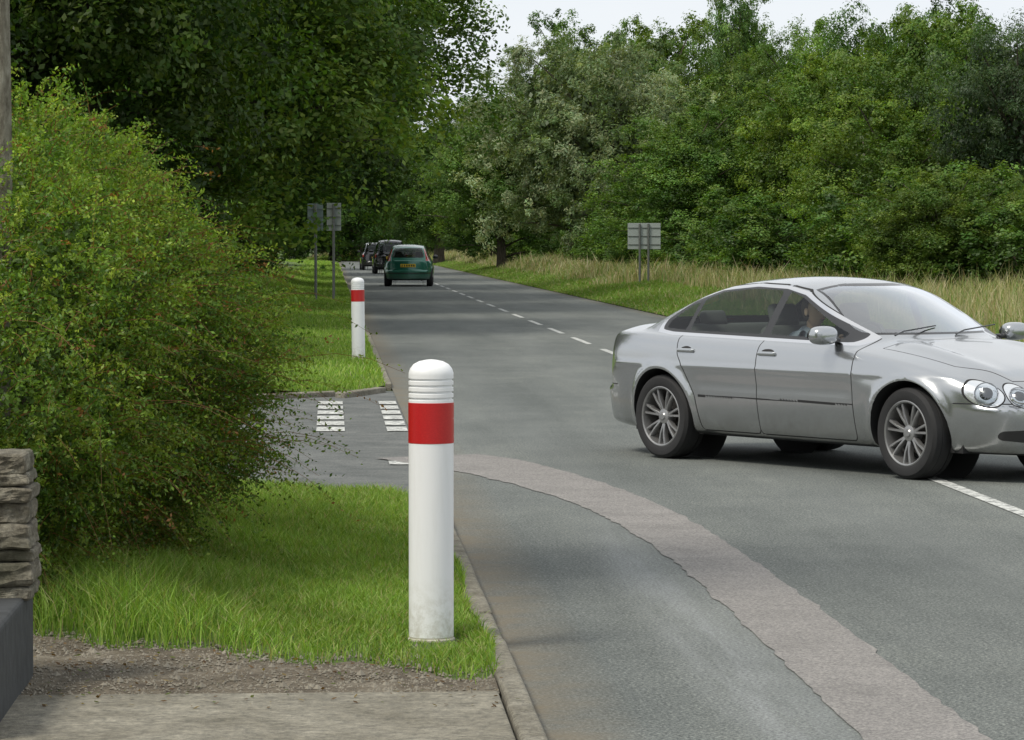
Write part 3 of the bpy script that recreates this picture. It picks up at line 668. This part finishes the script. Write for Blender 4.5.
def smax(a,b,k): return -smin(-a,-b,k)
def prof(pts,sig=.05):
    pts=sorted(pts); X=np.linspace(-3,3,1201); Z=np.interp(X,[p[0] for p in pts],[p[1] for p in pts])
    k=np.exp(-.5*(np.arange(-60,61)*.005/sig)**2); k/=k.sum(); Z=np.convolve(np.pad(Z,60,'edge'),k,'valid'); return lambda x:np.interp(x,X,Z)
def car_shell(P):
    H=P['H'];nx=P.get('nx',230);ns=P.get('ns',40);ntp=P.get('nt',80)
    s=np.linspace(-1,1,nx); x=H*np.sin(s*math.pi/2)
    W_=P['W']*(1-np.clip(abs(x/H),0,1)**P.get('n',8))**.4545*(1-.03*(x/H)**2)
    deck=prof(P['deck']); cab=prof(P['cab'],P.get('cabsig',.06)); sh=prof(P['belt'],.1); zb=P['zb']+.05*(abs(x)/H)**6*np.where(x>0,P.get('zbf',1),1)
    zsh=sh(x); pt=[0,.06,.12,.28,.5,.66,.85,.94,1]; pp=P.get('side',[.90,.93,.95,.975,.993,1,.985,.972,.945])
    rows=[]
    for t in np.linspace(0,1,6)[:-1]: rows.append((W_*.9*t,zb.copy()))
    for t in np.linspace(0,1,ns): rows.append((W_*np.interp(t,pt,pp),zb+(zsh-zb)*t))
    ys=W_*.945
    for t in np.linspace(0,1,ntp)[1:]:
        y=ys*(1-t); zc=deck(x); yy=y/np.maximum(ys,1e-4)
        dk=zc-(zc-zsh)*np.abs(yy)**P.get('crown',3.0)
        if 'ridge' in P: dk=dk+P['ridge']*np.exp(-((y-.50)/.09)**2)*np.clip((x-.9)/.3,0,1)*np.clip((H-.15-x)/.3,0,1)
        kx=P.get('kf',.22); xe=np.where(x>0,x+kx*y**2,x-P.get('kr',.15)*y**2)
        gt=cab(xe)-.05*(y/.56)**2; yb=np.minimum(P['yb'],W_*.90); gs=P['zbelt']+(yb-y)/P['tt']
        g=smin(gt,gs,P.get('gk',.06)); rows.append((y,smax(dk,g,.015)))
    Yh=np.array([r[0] for r in rows]);Zh=np.array([r[1] for r in rows]); Xh=np.broadcast_to(x,Yh.shape)
    Yf=np.concatenate([Yh,-Yh[1:-1][::-1]]);Zf=np.concatenate([Zh,Zh[1:-1][::-1]]);Xf=np.concatenate([Xh,Xh[1:-1][::-1]])
    g=np.stack([Xf,Yf,Zf],2)
    for _ in range(P.get('sm',7)):
        g=(np.roll(g,1,0)+2*g+np.roll(g,-1,0))/4; g[:,1:-1]=(g[:,:-2]+2*g[:,1:-1]+g[:,2:])/4
    J=g.shape[0]; V=g.reshape(-1,3)
    ax=abs(V[:,0]); e=np.clip((ax-(H-.42))/.28,0,1); e=e*e*(3-2*e); z=V[:,2]; sg=np.sign(V[:,0])
    bz=P['bump_z']; bb=np.clip((bz-z)/.025,0,1)*np.clip((z-.14)/.12,.6,1)
    V[:,0]+=sg*e*(.045*bb-P.get('rake_f',.10)*np.where(sg>0,1,P.get('rr',1.0))*np.clip((z-bz)/.4,0,1.3)**1.3)
    V[:,1]+=np.sign(V[:,1])*e*.012*bb
    for xa in P['axles']:
        d=np.hypot(V[:,0]-xa,V[:,2]-P['wr']); a=.022*np.exp(-((d-P['ar']-.012)/.035)**2)*(abs(V[:,1])>.6)*(V[:,2]<P['zbelt']-.1)
        V[:,1]+=np.sign(V[:,1])*a
    if 'crease' in P:
        cz=P['crease']; V[:,1]+=np.sign(V[:,1])*.007*np.exp(-((V[:,2]-cz)/.014)**2)*(abs(V[:,1])>.7)*(ax<1.9)
        V[:,1]-=np.sign(V[:,1])*.012*np.exp(-((V[:,2]-cz+.12)/.07)**2)*(abs(V[:,1])>.7)*np.clip((1.0-abs(V[:,0]-.05))/.2,0,1)
    j,i=np.meshgrid(np.arange(J),np.arange(nx-1),indexing='ij'); a=(j*nx+i).ravel(); b=(((j+1)%J)*nx+i).ravel()
    T=np.concatenate([np.stack([a,b,b+1],1),np.stack([a,b+1,a+1],1)])
    v0,v1,v2=V[T[:,0]],V[T[:,1]],V[T[:,2]]
    if (np.einsum('ij,ij->i',v0,np.cross(v1,v2))).sum()<0: T=T[:,::-1]
    Mt=np.zeros(len(T),int)
    def cen(V,T): return V[T].mean(1)
    for f,m,over in P['regions']:
        if isinstance(f,tuple):
            dfn,wd,lim=f
            V,T,Mt=split(V,T,Mt,dfn); f2=lambda V,dfn=dfn,wd=wd:wd/2-abs(dfn(V)); V,T,Mt=split(V,T,Mt,f2)
            Cn=cen(V,T); sel=(f2(Cn)>0)&lim(Cn)&np.isin(Mt,over); Mt[sel]=m
        else:
            V,T,Mt=split(V,T,Mt,f); Cn=cen(V,T); sel=(f(Cn)>0)&np.isin(Mt,over); Mt[sel]=m
    for xa in P['axles']:
        f=lambda V,xa=xa:np.minimum(P['ar']-np.hypot(V[:,0]-xa,V[:,2]-P['wr']),abs(V[:,1])-.5)
        V,T,Mt=split(V,T,Mt,f); k=f(cen(V,T))<=0; T=T[k];Mt=Mt[k]
    E=np.concatenate([T[:,[0,1]],T[:,[1,2]],T[:,[2,0]]]); kk=np.minimum(E[:,0],E[:,1]).astype(np.int64)*10000000+np.maximum(E[:,0],E[:,1])
    U,idx,cn=np.unique(kk,return_index=True,return_counts=True); B=E[idx[cn==1]]
    ok=(abs(V[B[:,0],1])>.55)|(abs(V[B[:,1],1])>.55); B=B[ok]
    if len(B):
        va=V[B[:,0]].copy();vb=V[B[:,1]].copy(); va[:,1]=np.sign(va[:,1])*.5;vb[:,1]=np.sign(vb[:,1])*.5; n0=len(V); nb=len(B)
        V=np.vstack([V,va,vb]); q0=n0+np.arange(nb);q1=n0+nb+np.arange(nb)
        T=np.vstack([T,np.stack([B[:,1],B[:,0],q0],1),np.stack([B[:,1],q0,q1],1)]); Mt=np.concatenate([Mt,np.full(2*nb,7)])
    return V,T,Mt
def mats(paint): return [paint,M_glass,M_black,M_chrome,M_gap,M_lens,M_tail,M_dark,M_refl,M_wind]
def wheel(parent,x,y,r,side,steer=0,nsp=7,name='wheel',w_=.215):
    acc=Acc(); o=side
    rr=r*.70
    lathe(acc,[(rr,-o*w_*.45),(rr+.02,-o*w_*.5),(r-.03,-o*w_*.5),(r-.006,-o*w_*.4),(r,-o*w_*.2),(r-.006,-o*.045),(r-.006,-o*.04),(r,-o*.036),(r,o*.036),(r-.006,o*.04),(r-.006,o*.045),(r,o*w_*.2),(r-.006,o*w_*.4),(r-.028,o*w_*.5),(rr+.03,o*w_*.52),(rr+.004,o*w_*.47)],'y',n=56,m=0)
    lathe(acc,[(rr+.005,o*w_*.47),(rr-.002,o*w_*.485),(rr-.012,o*w_*.46),(rr-.02,o*w_*.3),(rr-.03,-o*w_*.1),(rr-.03,-o*w_*.4)],'y',n=56,m=1)
    lathe(acc,[(.15,-o*.03),(.15,-o*.05)],'y',n=40,m=2); lathe(acc,[(.001,-o*.03),(.15,-o*.03)],'y',n=40,m=2); lathe(acc,[(.15,-o*.06),(rr-.02,-o*.06)],'y',n=40,m=3)
    lathe(acc,[(.001,o*w_*.40),(.022,o*w_*.40),(.03,o*w_*.36),(.055,o*w_*.34),(.062,o*w_*.28),(.065,o*w_*.0)],'y',n=32,m=1)
    for k in range(nsp):
        for dv in(-.15,.15):
            a=2*math.pi*k/nsp+.2; a1=a+dv*.35; a2=a+dv
            p0=np.array([math.cos(a1)*.05,o*w_*.30,math.sin(a1)*.05]);p1=np.array([math.cos(a2)*(rr-.008),o*w_*.38,math.sin(a2)*(rr-.008)])
            d=(p1-p0)/np.linalg.norm(p1-p0); t=np.array([-d[2],0,d[0]]); t/=np.linalg.norm(t); yv=np.array([0,o,0])
            V=[]
            for p,wd,dp in((p0,.012,.04),((p0+p1)/2+yv*.008,.0085,.035),(p1,.011,.04)):
                V+=[p-t*wd,p-t*wd*.6+yv*.006,p+t*wd*.6+yv*.006,p+t*wd,p+t*wd-yv*dp,p-t*wd-yv*dp]
            F=[[i*6+j,i*6+(j+1)%6,i*6+6+(j+1)%6,i*6+6+j] for i in range(2) for j in range(6)]
            acc.add(V,F,1)
    return obj(name,acc.mesh(name,[M_tyre,M_alloy,M_disc,M_dark],True,35),parent,(x,y,r),(0,0,steer))
def interior(parent,xs_,floor=.25,x0=-1.2,x1=1.0,dashx=.72,dashz=.93,hw=.70):
    acc=Acc()
    box(acc,((x0+x1)/2,0,floor),(x1-x0,hw*2,.04),0); 
    box(acc,(dashx,0,dashz-.14),(.34,hw*2,.30),0,.06)
    box(acc,(-1.32,0,.86),(.55,hw*1.8,.08),0,.03)
    for sx,yy in ((xs_,-.36),(xs_,.36)):
        R=Matrix.Rotation(math.radians(-18),3,'Y'); 
        box(acc,(sx+.22,yy,.44),(.52,.50,.16),0,.06); box(acc,(sx-.14,yy,.74),(.14,.48,.60),0,.06,R); box(acc,(sx-.26,yy,1.10),(.09,.26,.18),0,.04,R)
    R=Matrix.Rotation(math.radians(-22),3,'Y'); box(acc,(xs_-.62,0,.46),(.5,1.25,.16),0,.06); box(acc,(xs_-.98,0,.74),(.14,1.25,.6),0,.06,R)
    for yy in(-.36,.36): box(acc,(xs_-1.08,yy,1.06),(.08,.24,.13),0,.035,R)
    me=acc.mesh('interior',[M_int],True,40); obj('interior',me,parent)
def polyf(poly,r=.03,axis='xz',cond=None):
    def f(V):
        if axis=='xz': d=sdpoly(V[:,0],V[:,2],poly,r); 
        else: d=sdpoly(V[:,1],V[:,2],poly,r)
        if cond is not None: d=np.minimum(d,cond(V))
        return d
    return f
M_silver=carpaint('silver_paint',(.44,.455,.47),.85,.22)
side=lambda V:abs(V[:,1])-.45
dlo=[(.80,.955),(.12,1.262),(-.1,1.305),(-.45,1.318),(-.85,1.285),(-1.12,1.20),(-1.34,1.06),(-1.36,.985),(-1.2,.968)]
dlo_out=[(.87,.933),(.13,1.284),(-.1,1.328),(-.45,1.341),(-.86,1.308),(-1.15,1.219),(-1.385,1.075),(-1.40,.965),(-1.2,.946)]
fw=[(.70,.972),(.11,1.247),(-.045,1.288),(-.085,.972)]
rw=[(-.165,.974),(-.125,1.294),(-.45,1.302),(-.82,1.272),(-.98,1.215),(-1.02,.982)]
qw=[(-1.065,.985),(-1.035,1.195),(-1.12,1.165),(-1.29,1.05),(-1.31,.995)]
fdoor=[(.92,.24),(.92,.86),(.86,.955),(.1,1.30),(-.1,1.335),(-.125,.24)]
rdoor=[(-.125,.24),(-.10,1.335),(-.5,1.345),(-.86,1.312),(-1.02,1.25),(-1.06,.95),(-1.03,.80),(-.93,.66),(-.84,.50),(-.80,.24)]
axf,axr=1.465,-1.245
LA,LB=(.69,.615,.088),(.505,.600,.080)
hl=lambda y0,z0,r,ez=1.0:(lambda V:np.minimum(r-np.hypot(abs(V[:,1])-y0,(V[:,2]-z0)/ez),V[:,0]-1.6))
def bonnet(V): return sdpoly(V[:,0],abs(V[:,1]),[(1.04,-.8),(1.04,.70),(1.7,.64),(2.08,.46),(2.2,.0),(2.2,-.8)],.0)
regs=[
 (polyf(dlo_out,.03,'xz',side),3,[0]),(polyf(dlo,.03,'xz',side),2,[0,3]),
 (polyf(fw,.02,'xz',side),1,[2]),(polyf(rw,.025,'xz',side),1,[2]),(polyf(qw,.015,'xz',side),1,[2]),
 (polyf([(-.67,.985),(.67,.985),(.50,1.345),(-.50,1.345)],.05,'yz',lambda V:V[:,0]-.12),2,[0]),
 (polyf([(-.655,1.0),(.655,1.0),(.485,1.325),(-.485,1.325)],.04,'yz',lambda V:V[:,0]-.16),9,[2,0]),
 (polyf([(-.60,1.055),(.60,1.055),(.48,1.315),(-.48,1.315)],.05,'yz',lambda V:-V[:,0]-.9),2,[0]),
 (polyf([(-.585,1.07),(.585,1.07),(.465,1.30),(-.465,1.30)],.04,'yz',lambda V:-V[:,0]-.93),1,[2,0]),
 ((polyf(fdoor,.04,'xz'),.009,lambda V:abs(V[:,1])>.5),4,[0]),
 ((polyf(rdoor,.04,'xz'),.009,lambda V:abs(V[:,1])>.5),4,[0]),
 (lambda V:np.minimum(np.minimum(.006-abs(V[:,2]-.50),abs(V[:,1])-.7),.86-abs(V[:,0]-.06)),2,[0]),
 (lambda V:.205-V[:,2],7,[0,4]),
 ((lambda V:V[:,2]-.545,.008,lambda V:(abs(V[:,0])>1.86)&(abs(V[:,1])>.1)),4,[0]),
 (hl(LA[0],LA[1],.096),4,[0]),(hl(*LA),8,[0,4]),(hl(LB[0],LB[1],.087),4,[0]),(hl(*LB),8,[0,4]),
 (polyf([(-.27,.63),(-.24,.71),(.24,.71),(.27,.63),(.22,.545),(-.22,.545)],.04,'yz',lambda V:V[:,0]-1.9),3,[0]),
 (polyf([(-.25,.635),(-.225,.692),(.225,.692),(.25,.635),(.205,.56),(-.205,.56)],.035,'yz',lambda V:V[:,0]-1.9),2,[3]),
 (polyf([(-.42,.24),(-.45,.35),(.45,.35),(.42,.24)],.03,'yz',lambda V:V[:,0]-1.9),2,[0]),
 (lambda V:np.minimum(sdpoly(abs(V[:,1]),V[:,2],[(.50,.28),(.50,.37),(.66,.36),(.66,.30)],.03),V[:,0]-1.6),2,[0]),
 (lambda V:np.minimum(sdpoly(abs(V[:,1]),V[:,2],[(.52,.70),(.55,.88),(.86,.88),(.88,.70)],.04),-V[:,0]-2.12),6,[0]),
 ((bonnet,.008,lambda V:V[:,2]>.60),4,[0]),
]
P=dict(H=2.335,W=.905,n=8,zb=.185,zbf=.0,deck=[(2.34,.57),(2.28,.635),(2.15,.71),(1.9,.785),(1.5,.87),(1.1,.945),(.8,.97),(0,.95),(-1,.96),(-1.5,1.02),(-1.75,1.035),(-2.1,1.02),(-2.26,.985),(-2.34,.90)],
 cab=[(2.0,.3),(1.13,.885),(1.0,.96),(.65,1.145),(.3,1.315),(.1,1.365),(-.15,1.388),(-.4,1.393),(-.8,1.37),(-1.1,1.30),(-1.45,1.165),(-1.85,.99),(-2.1,.86),(-2.4,.5)],
 belt=[(2.34,.53),(2.1,.635),(1.8,.725),(1.4,.81),(.9,.875),(0,.905),(-1,.93),(-1.6,.955),(-2.1,.93),(-2.34,.84)],
 side=[.875,.905,.925,.955,.985,1,.99,.972,.945],
 yb=.815,zbelt=.92,tt=.56,ridge=.022,bump_z=.535,axles=[axf,axr],wr=.322,ar=.368,crease=.72,regions=regs,sm=6,rr=.6)
V,T,Mt=car_shell(P)
ang=math.radians(-57)
car=empty('silver_car',(3.93,23.70,0),(0,0,ang))
me=build('body',V,[(T,Mt)],mats(M_silver),None,True); me.set_sharp_from_angle(angle=math.radians(42)); obj('body',me,car)
for nm,x,y,s_,st in (('wheel_front_right',axf,-.775,-1,math.radians(-3)),('wheel_front_left',axf,.775,1,math.radians(-3)),('wheel_rear_right',axr,-.775,-1,0),('wheel_rear_left',axr,.775,1,0)):
    wheel(car,x,y,.322,s_,st,7,nm)
acc=Acc()
for xa in(axf,axr):
    for sy in(-1,1): lathe(acc,[(.001,sy*.5),(.37,sy*.5)],'y',(xa,0,.322),40,0)
box(acc,(.1,0,.23),(3.6,1.5,.06),0)
obj('underbody',acc.mesh('underbody',[M_dark]),car)
interior(car,-.16)
acc=Acc()
for sy in(-1,1):
    ellipsoid(acc,(.69,sy*.955,.985),(.075,.112,.068),0,24,16,lambda P:np.sign(P)*abs(P)**.75)
    box(acc,(.67,sy*.86,.95),(.07,.13,.035),2,.012)
    ellipsoid(acc,(.622,sy*.955,.985),(.012,.095,.055),2,20,10)
    for hx in(.0,-.93):
        yh=.865
        box(acc,(hx,sy*(yh+.028),.835),(.19,.022,.032),0,.010)
        ellipsoid(acc,(hx-.0,sy*(yh+.004),.835),(.10,.02,.035),4,16,8)
for y0 in(.08,-.52):
    add_tube(acc,[[.97,y0,.985],[.93,y0+.12,1.012],[.86,y0+.50,1.045]],[.007,.006,.005],6,2)
obj('body_fittings',acc.mesh('body_fittings',[M_silver,M_chrome,M_black,M_black,M_gap],True,40),car)
def driver():
    skin=simple('skin',(.60,.38,.28),.5); hair=simple('hair',(.07,.045,.03),.7,nscale=60,namt=.4); shirt=simple('shirt',(.20,.22,.29),.85,nscale=25)
    d=empty('driver'); d.parent=car
    me=bpy.data.meshes.new('torso')
    pts=[(-.02,-.36,.52),(-.06,-.36,.66),(-.10,-.36,.84),(-.10,-.36,.955),(-.075,-.36,1.02),(-.10,-.17,.93),(-.10,-.55,.93),(.08,-.12,.73),(.03,-.60,.74),(.36,-.24,.90),(.36,-.50,.90),(.20,-.27,.52),(.20,-.45,.52),(.42,-.26,.56),(.42,-.46,.56)]
    ed=[(0,1),(1,2),(2,3),(3,4),(3,5),(3,6),(5,7),(6,8),(7,9),(8,10),(0,11),(0,12),(11,13),(12,14)]
    rad=[.14,.135,.15,.09,.055,.065,.065,.045,.045,.03,.03,.085,.085,.065,.065]
    me.from_pydata(pts,ed,[]); o=obj('torso',me,d); o.modifiers.new('skin','SKIN')
    try:
        for i,v in enumerate(me.skin_vertices[0].data): v.radius=(rad[i],rad[i]*(1.25 if i in(1,2) else 1)); v.use_root=(i==0)
    except Exception as e: print('skin',e)
    o.modifiers.new('sub','SUBSURF').render_levels=2; me.materials.append(shirt)
    acc=Acc(); hc=np.array([-.02,-.40,1.14])
    def face(P):
        P=P.copy(); x,y,z=P[:,0].copy(),P[:,1].copy(),P[:,2].copy()
        jaw=np.clip(-z,0,1); P[:,1]*=1-.35*jaw**1.5; P[:,0]*=1-.10*jaw; P[:,0]+=.10*jaw*(x>0)
        P[:,0]+=.30*np.exp(-((y/.16)**2+((z+.12)/.16)**2))*(x>.3)+.10*np.exp(-((y/.25)**2+((z+.45)/.07)**2))*(x>.3)
        P[:,0]-=.10*np.exp(-(((abs(y)-.38)/.16)**2+((z-.08)/.12)**2))*(x>.3); return P
    ellipsoid(acc,hc,(.095,.075,.118),0,40,32,face)
    ellipsoid(acc,hc+[-.018,0,.022],(.099,.083,.112),1,32,20,lambda P:np.where((P[:,:1]>.35)&(P[:,2:3]<.45),P*.7,P))
    for sy in(-1,1):
        ellipsoid(acc,hc+[.078,sy*.030,.008],(.012,.013,.009),3,12,8); ellipsoid(acc,hc+[.086,sy*.030,.008],(.006,.006,.006),4,10,6)
        ellipsoid(acc,hc+[-.005,sy*.083,-.005],(.02,.009,.03),0,14,10)
    add_tube(acc,[[-.085,-.36,.98],[-.04,-.395,1.08]],[.052,.05],16,0)
    ellipsoid(acc,hc+[.088,0,-.055],(.010,.024,.006),5,14,8)
    for sy,yy in((1,-.215),(-1,-.52)):
        pc=np.array([.40,yy,.92]); ellipsoid(acc,pc,(.045,.022,.042),0,16,12)
        for k in range(4):
            zz=.028-.018*k; b=pc+[.03,0,zz]; L_=[.030,.034,.031,.024][k]
            add_tube(acc,[b,b+[L_,sy*-.004,.0],b+[L_*1.35,sy*.018,-.004],b+[L_*.9,sy*.036,-.006]],[.0092,.009,.008,.006],8,0)
        add_tube(acc,[pc+[.0,sy*.015,.03],pc+[.025,sy*.03,.05],pc+[.05,sy*.032,.055]],[.011,.010,.008],8,0)
    obj('head_and_hands',acc.mesh('head_and_hands',[skin,hair,shirt,simple('eye_white',(.8,.8,.78),.3),simple('iris',(.05,.04,.03),.3),simple('lips',(.45,.18,.15),.5)],True,60),d)
    acc=Acc(); t=np.linspace(0,2*math.pi,33); a=math.radians(25)
    add_tube(acc,[[.45-math.sin(a)*-.18*math.sin(q),-.36+.18*math.cos(q),.90+math.cos(a)*.18*math.sin(q)] for q in t],.013,8,0,False)
    for q in(.2,math.pi-.2,1.5*math.pi): add_tube(acc,[[.47,-.36,.89],[.45+math.sin(a)*.18*math.sin(q),-.36+.18*math.cos(q),.90+math.cos(a)*.18*math.sin(q)]],.012,6,0)
    add_tube(acc,[[.46,-.36,.89],[.65,-.36,.84]],.03,8,0)
    obj('steering_wheel',acc.mesh('steering_wheel',[M_black],True,50),car)
driver()
acc=Acc()
from mathutils.bvhtree import BVHTree
bv=BVHTree.FromPolygons([Vector(v) for v in V.tolist()],T.tolist())
for sy in(-1,1):
    for y0,z0,r in(LA,LB):
        hit=bv.ray_cast(Vector((3,sy*y0,z0)),Vector((-1,0,0))); p,nm=hit[0],hit[1]
        q=nm.to_track_quat('X','Z').to_matrix(); n=28
        la=Acc(); lathe(la,[(r*.98,.0),(r*.92,.010),(r*.86,.004)],'x',n=n,m=3); lathe(la,[(.001,.012),(r*.30,.011),(r*.40,.006),(r*.52,.002)],'x',n=n,m=2)
        lathe(la,[(r*.93,.008),(r*.75,.022),(r*.5,.032),(r*.25,.037),(.001,.038)],'x',n=n,m=1)
        VV=np.concatenate(la.V)@np.array(q).T+np.array(p)
        b=acc.n; acc.V.append(VV); acc.n+=len(VV)
        for Fv,mm in la.G: acc.G.append((Fv+b,mm))
obj('headlamps',acc.mesh('headlamps',[M_silver,M_lens,M_black,M_chrome],True,50),car)
acc=Acc()
for k in range(-5,6):
    y0=k*.04; hit=bv.ray_cast(Vector((3,y0,.62)),Vector((-1,0,0)))
    if hit[0]: add_tube(acc,[[hit[0].x+.006,y0,.55],[hit[0].x+.008,y0,.62],[hit[0].x-.006,y0,.685]],.004,6,0)
obj('grille_bars',acc.mesh('grille_bars',[M_chrome],True),car)
def simple_car(name,loc,rz,paint,P,plate_z=.75,high=False,sc=1.0):
    V,T,Mt=car_shell(P); c=empty(name,loc,(0,0,rz)); c.scale=(sc,sc,sc)
    me=build('body',V,[(T,Mt)],mats(paint),None,True); me.set_sharp_from_angle(angle=math.radians(42)); obj('body',me,c)
    k=0
    for x in P['axles']:
        for sy in(-1,1): wheel(c,x,sy*(P['W']-.12),P['wr'],sy,0,5,'wheel_%d'%k,.2); k+=1
    acc=Acc()
    for xa in P['axles']:
        for sy in(-1,1): lathe(acc,[(.001,sy*.5),(P['ar']+.005,sy*.5)],'y',(xa,0,P['wr']),24,0)
    box(acc,(0,0,P['zb']+.05),(3.2,1.4,.06),0); obj('underbody',acc.mesh('underbody',[M_dark]),c)
    interior(c,-.2,hw=.62)
    acc=Acc(); 
    bv=BVHTree.FromPolygons([Vector(v) for v in V.tolist()],T.tolist()); h=bv.ray_cast(Vector((-4,0,plate_z)),Vector((1,0,0)))
    box(acc,(h[0].x-.012,0,plate_z),(.012,.52,.11),0,.003)
    for k in range(6): box(acc,(h[0].x-.020,-.2+.08*k,plate_z),(.003,.045,.07),1)
    for sy in(-1,1): 
        ellipsoid(acc,(.75,sy*(P['W']+.06),P['zbelt']+.09),(.07,.10,.07),1,14,10)
        add_tube(acc,[[h[0].x+.1,-.45,P['zb']+.03],[h[0].x-.03,-.45,P['zb']+.02]],.025,8,1)
    add_tube(acc,[[h[0].x+.55 if not high else h[0].x+.2,-.0,P['zbelt']+.14],[h[0].x+.62 if not high else h[0].x+.22,.35,P['zbelt']+.2]],.008,6,1)
    obj('plate_and_mirrors',acc.mesh('plate_and_mirrors',[M_yel,M_black],False),c)
    return c
def hatch(Hh,W_,roof,belt,tail_poly,glass_poly,sidew,wr=.31,zb=.2):
    H=Hh; q=roof
    rg=[(polyf(sidew,.03,'xz',side),2,[0])]
    rg.append((lambda V:np.minimum(polyf(sidew,.03,'xz',side)(V)-.02,abs(V[:,0]+.1)-.03),1,[2]))
    rg+= [(polyf([(-W_*.74,belt+.07),(W_*.74,belt+.07),(W_*.58,q-.06),(-W_*.58,q-.06)],.04,'yz',lambda V:V[:,0]-.1),1,[0]),
      (polyf(glass_poly,.05,'yz',lambda V:-V[:,0]-H*.6),1,[0]),
      (lambda V:np.minimum(sdpoly(abs(V[:,1]),V[:,2],tail_poly,.02),-V[:,0]-H*.72),6,[0]),
      (lambda V:zb+.04-V[:,2],7,[0]),
      ((polyf([(-.66,.42),(-.66,q-.03),(.66,q-.03),(.66,.42)],.05,'yz'),.008,lambda V:V[:,0]<-H*.8),4,[0]),
      (lambda V:np.minimum(np.minimum(.02-abs(V[:,2]-.46),-V[:,0]-H*.7),1),2,[0])]
    return dict(H=H,W=W_,n=9,zb=zb,nx=130,ns=26,nt=44,sm=3,yb=W_*.90,zbelt=belt,tt=.42,bump_z=.56,wr=wr,ar=wr+.045,crown=3,regions=rg,rr=.25,kr=.1,gk=.05,
      deck=[(H,.58),(H-.1,.68),(H-.5,belt-.09),(1.0,belt+.02),(0,belt),(-H,belt-.04)],belt=[(H,.55),(H-.3,.7),(.9,belt-.05),(-H,belt-.04)])
P1=hatch(2.08,.85,1.45,.92,[(.60,.88),(.60,1.02),(.52,1.34),(.64,1.36),(.80,1.05),(.86,.88)],[(-.56,.99),(.56,.99),(.47,1.32),(-.47,1.32)],
   [(.85,.95),(.2,1.32),(-.3,1.37),(-1.1,1.33),(-1.5,1.2),(-1.6,1.0)])
P1.update(axles=[1.25,-1.36],cab=[(1.5,.6),(1.15,.92),(.35,1.33),(.1,1.42),(-.3,1.45),(-1.2,1.42),(-1.6,1.36),(-1.75,1.27),(-2.02,.90),(-2.1,.6)])
M_green=carpaint('green_paint',(.02,.15,.105),.3,.3); M_bk=carpaint('black_paint',(.012,.013,.016),.1,.25)
simple_car('green_hatchback',(3.0,121,0),math.radians(87.5),M_green,P1,.72,sc=1.08)
P2=hatch(2.2,.90,1.78,1.08,[(.76,.85),(.76,1.05),(.84,1.05),(.86,.85)],[(-.62,1.14),(.62,1.14),(.56,1.62),(-.56,1.62)],[(.95,1.12),(.4,1.58),(-.3,1.66),(-1.7,1.6),(-1.95,1.15)],.36,.27)
P2.update(axles=[1.35,-1.35],tt=.30,cab=[(1.5,.8),(1.25,1.05),(.6,1.58),(.3,1.72),(-.3,1.78),(-1.7,1.75),(-2.0,1.66),(-2.15,1.05),(-2.2,.8)],kr=.05)
simple_car('black_suv',(3.15,168,0),math.radians(91),M_bk,P2,.85,high=True)
simple_car('black_hatchback',(2.65,190,0),math.radians(92),M_bk,P2,.8,high=True,sc=.92)
print('done')
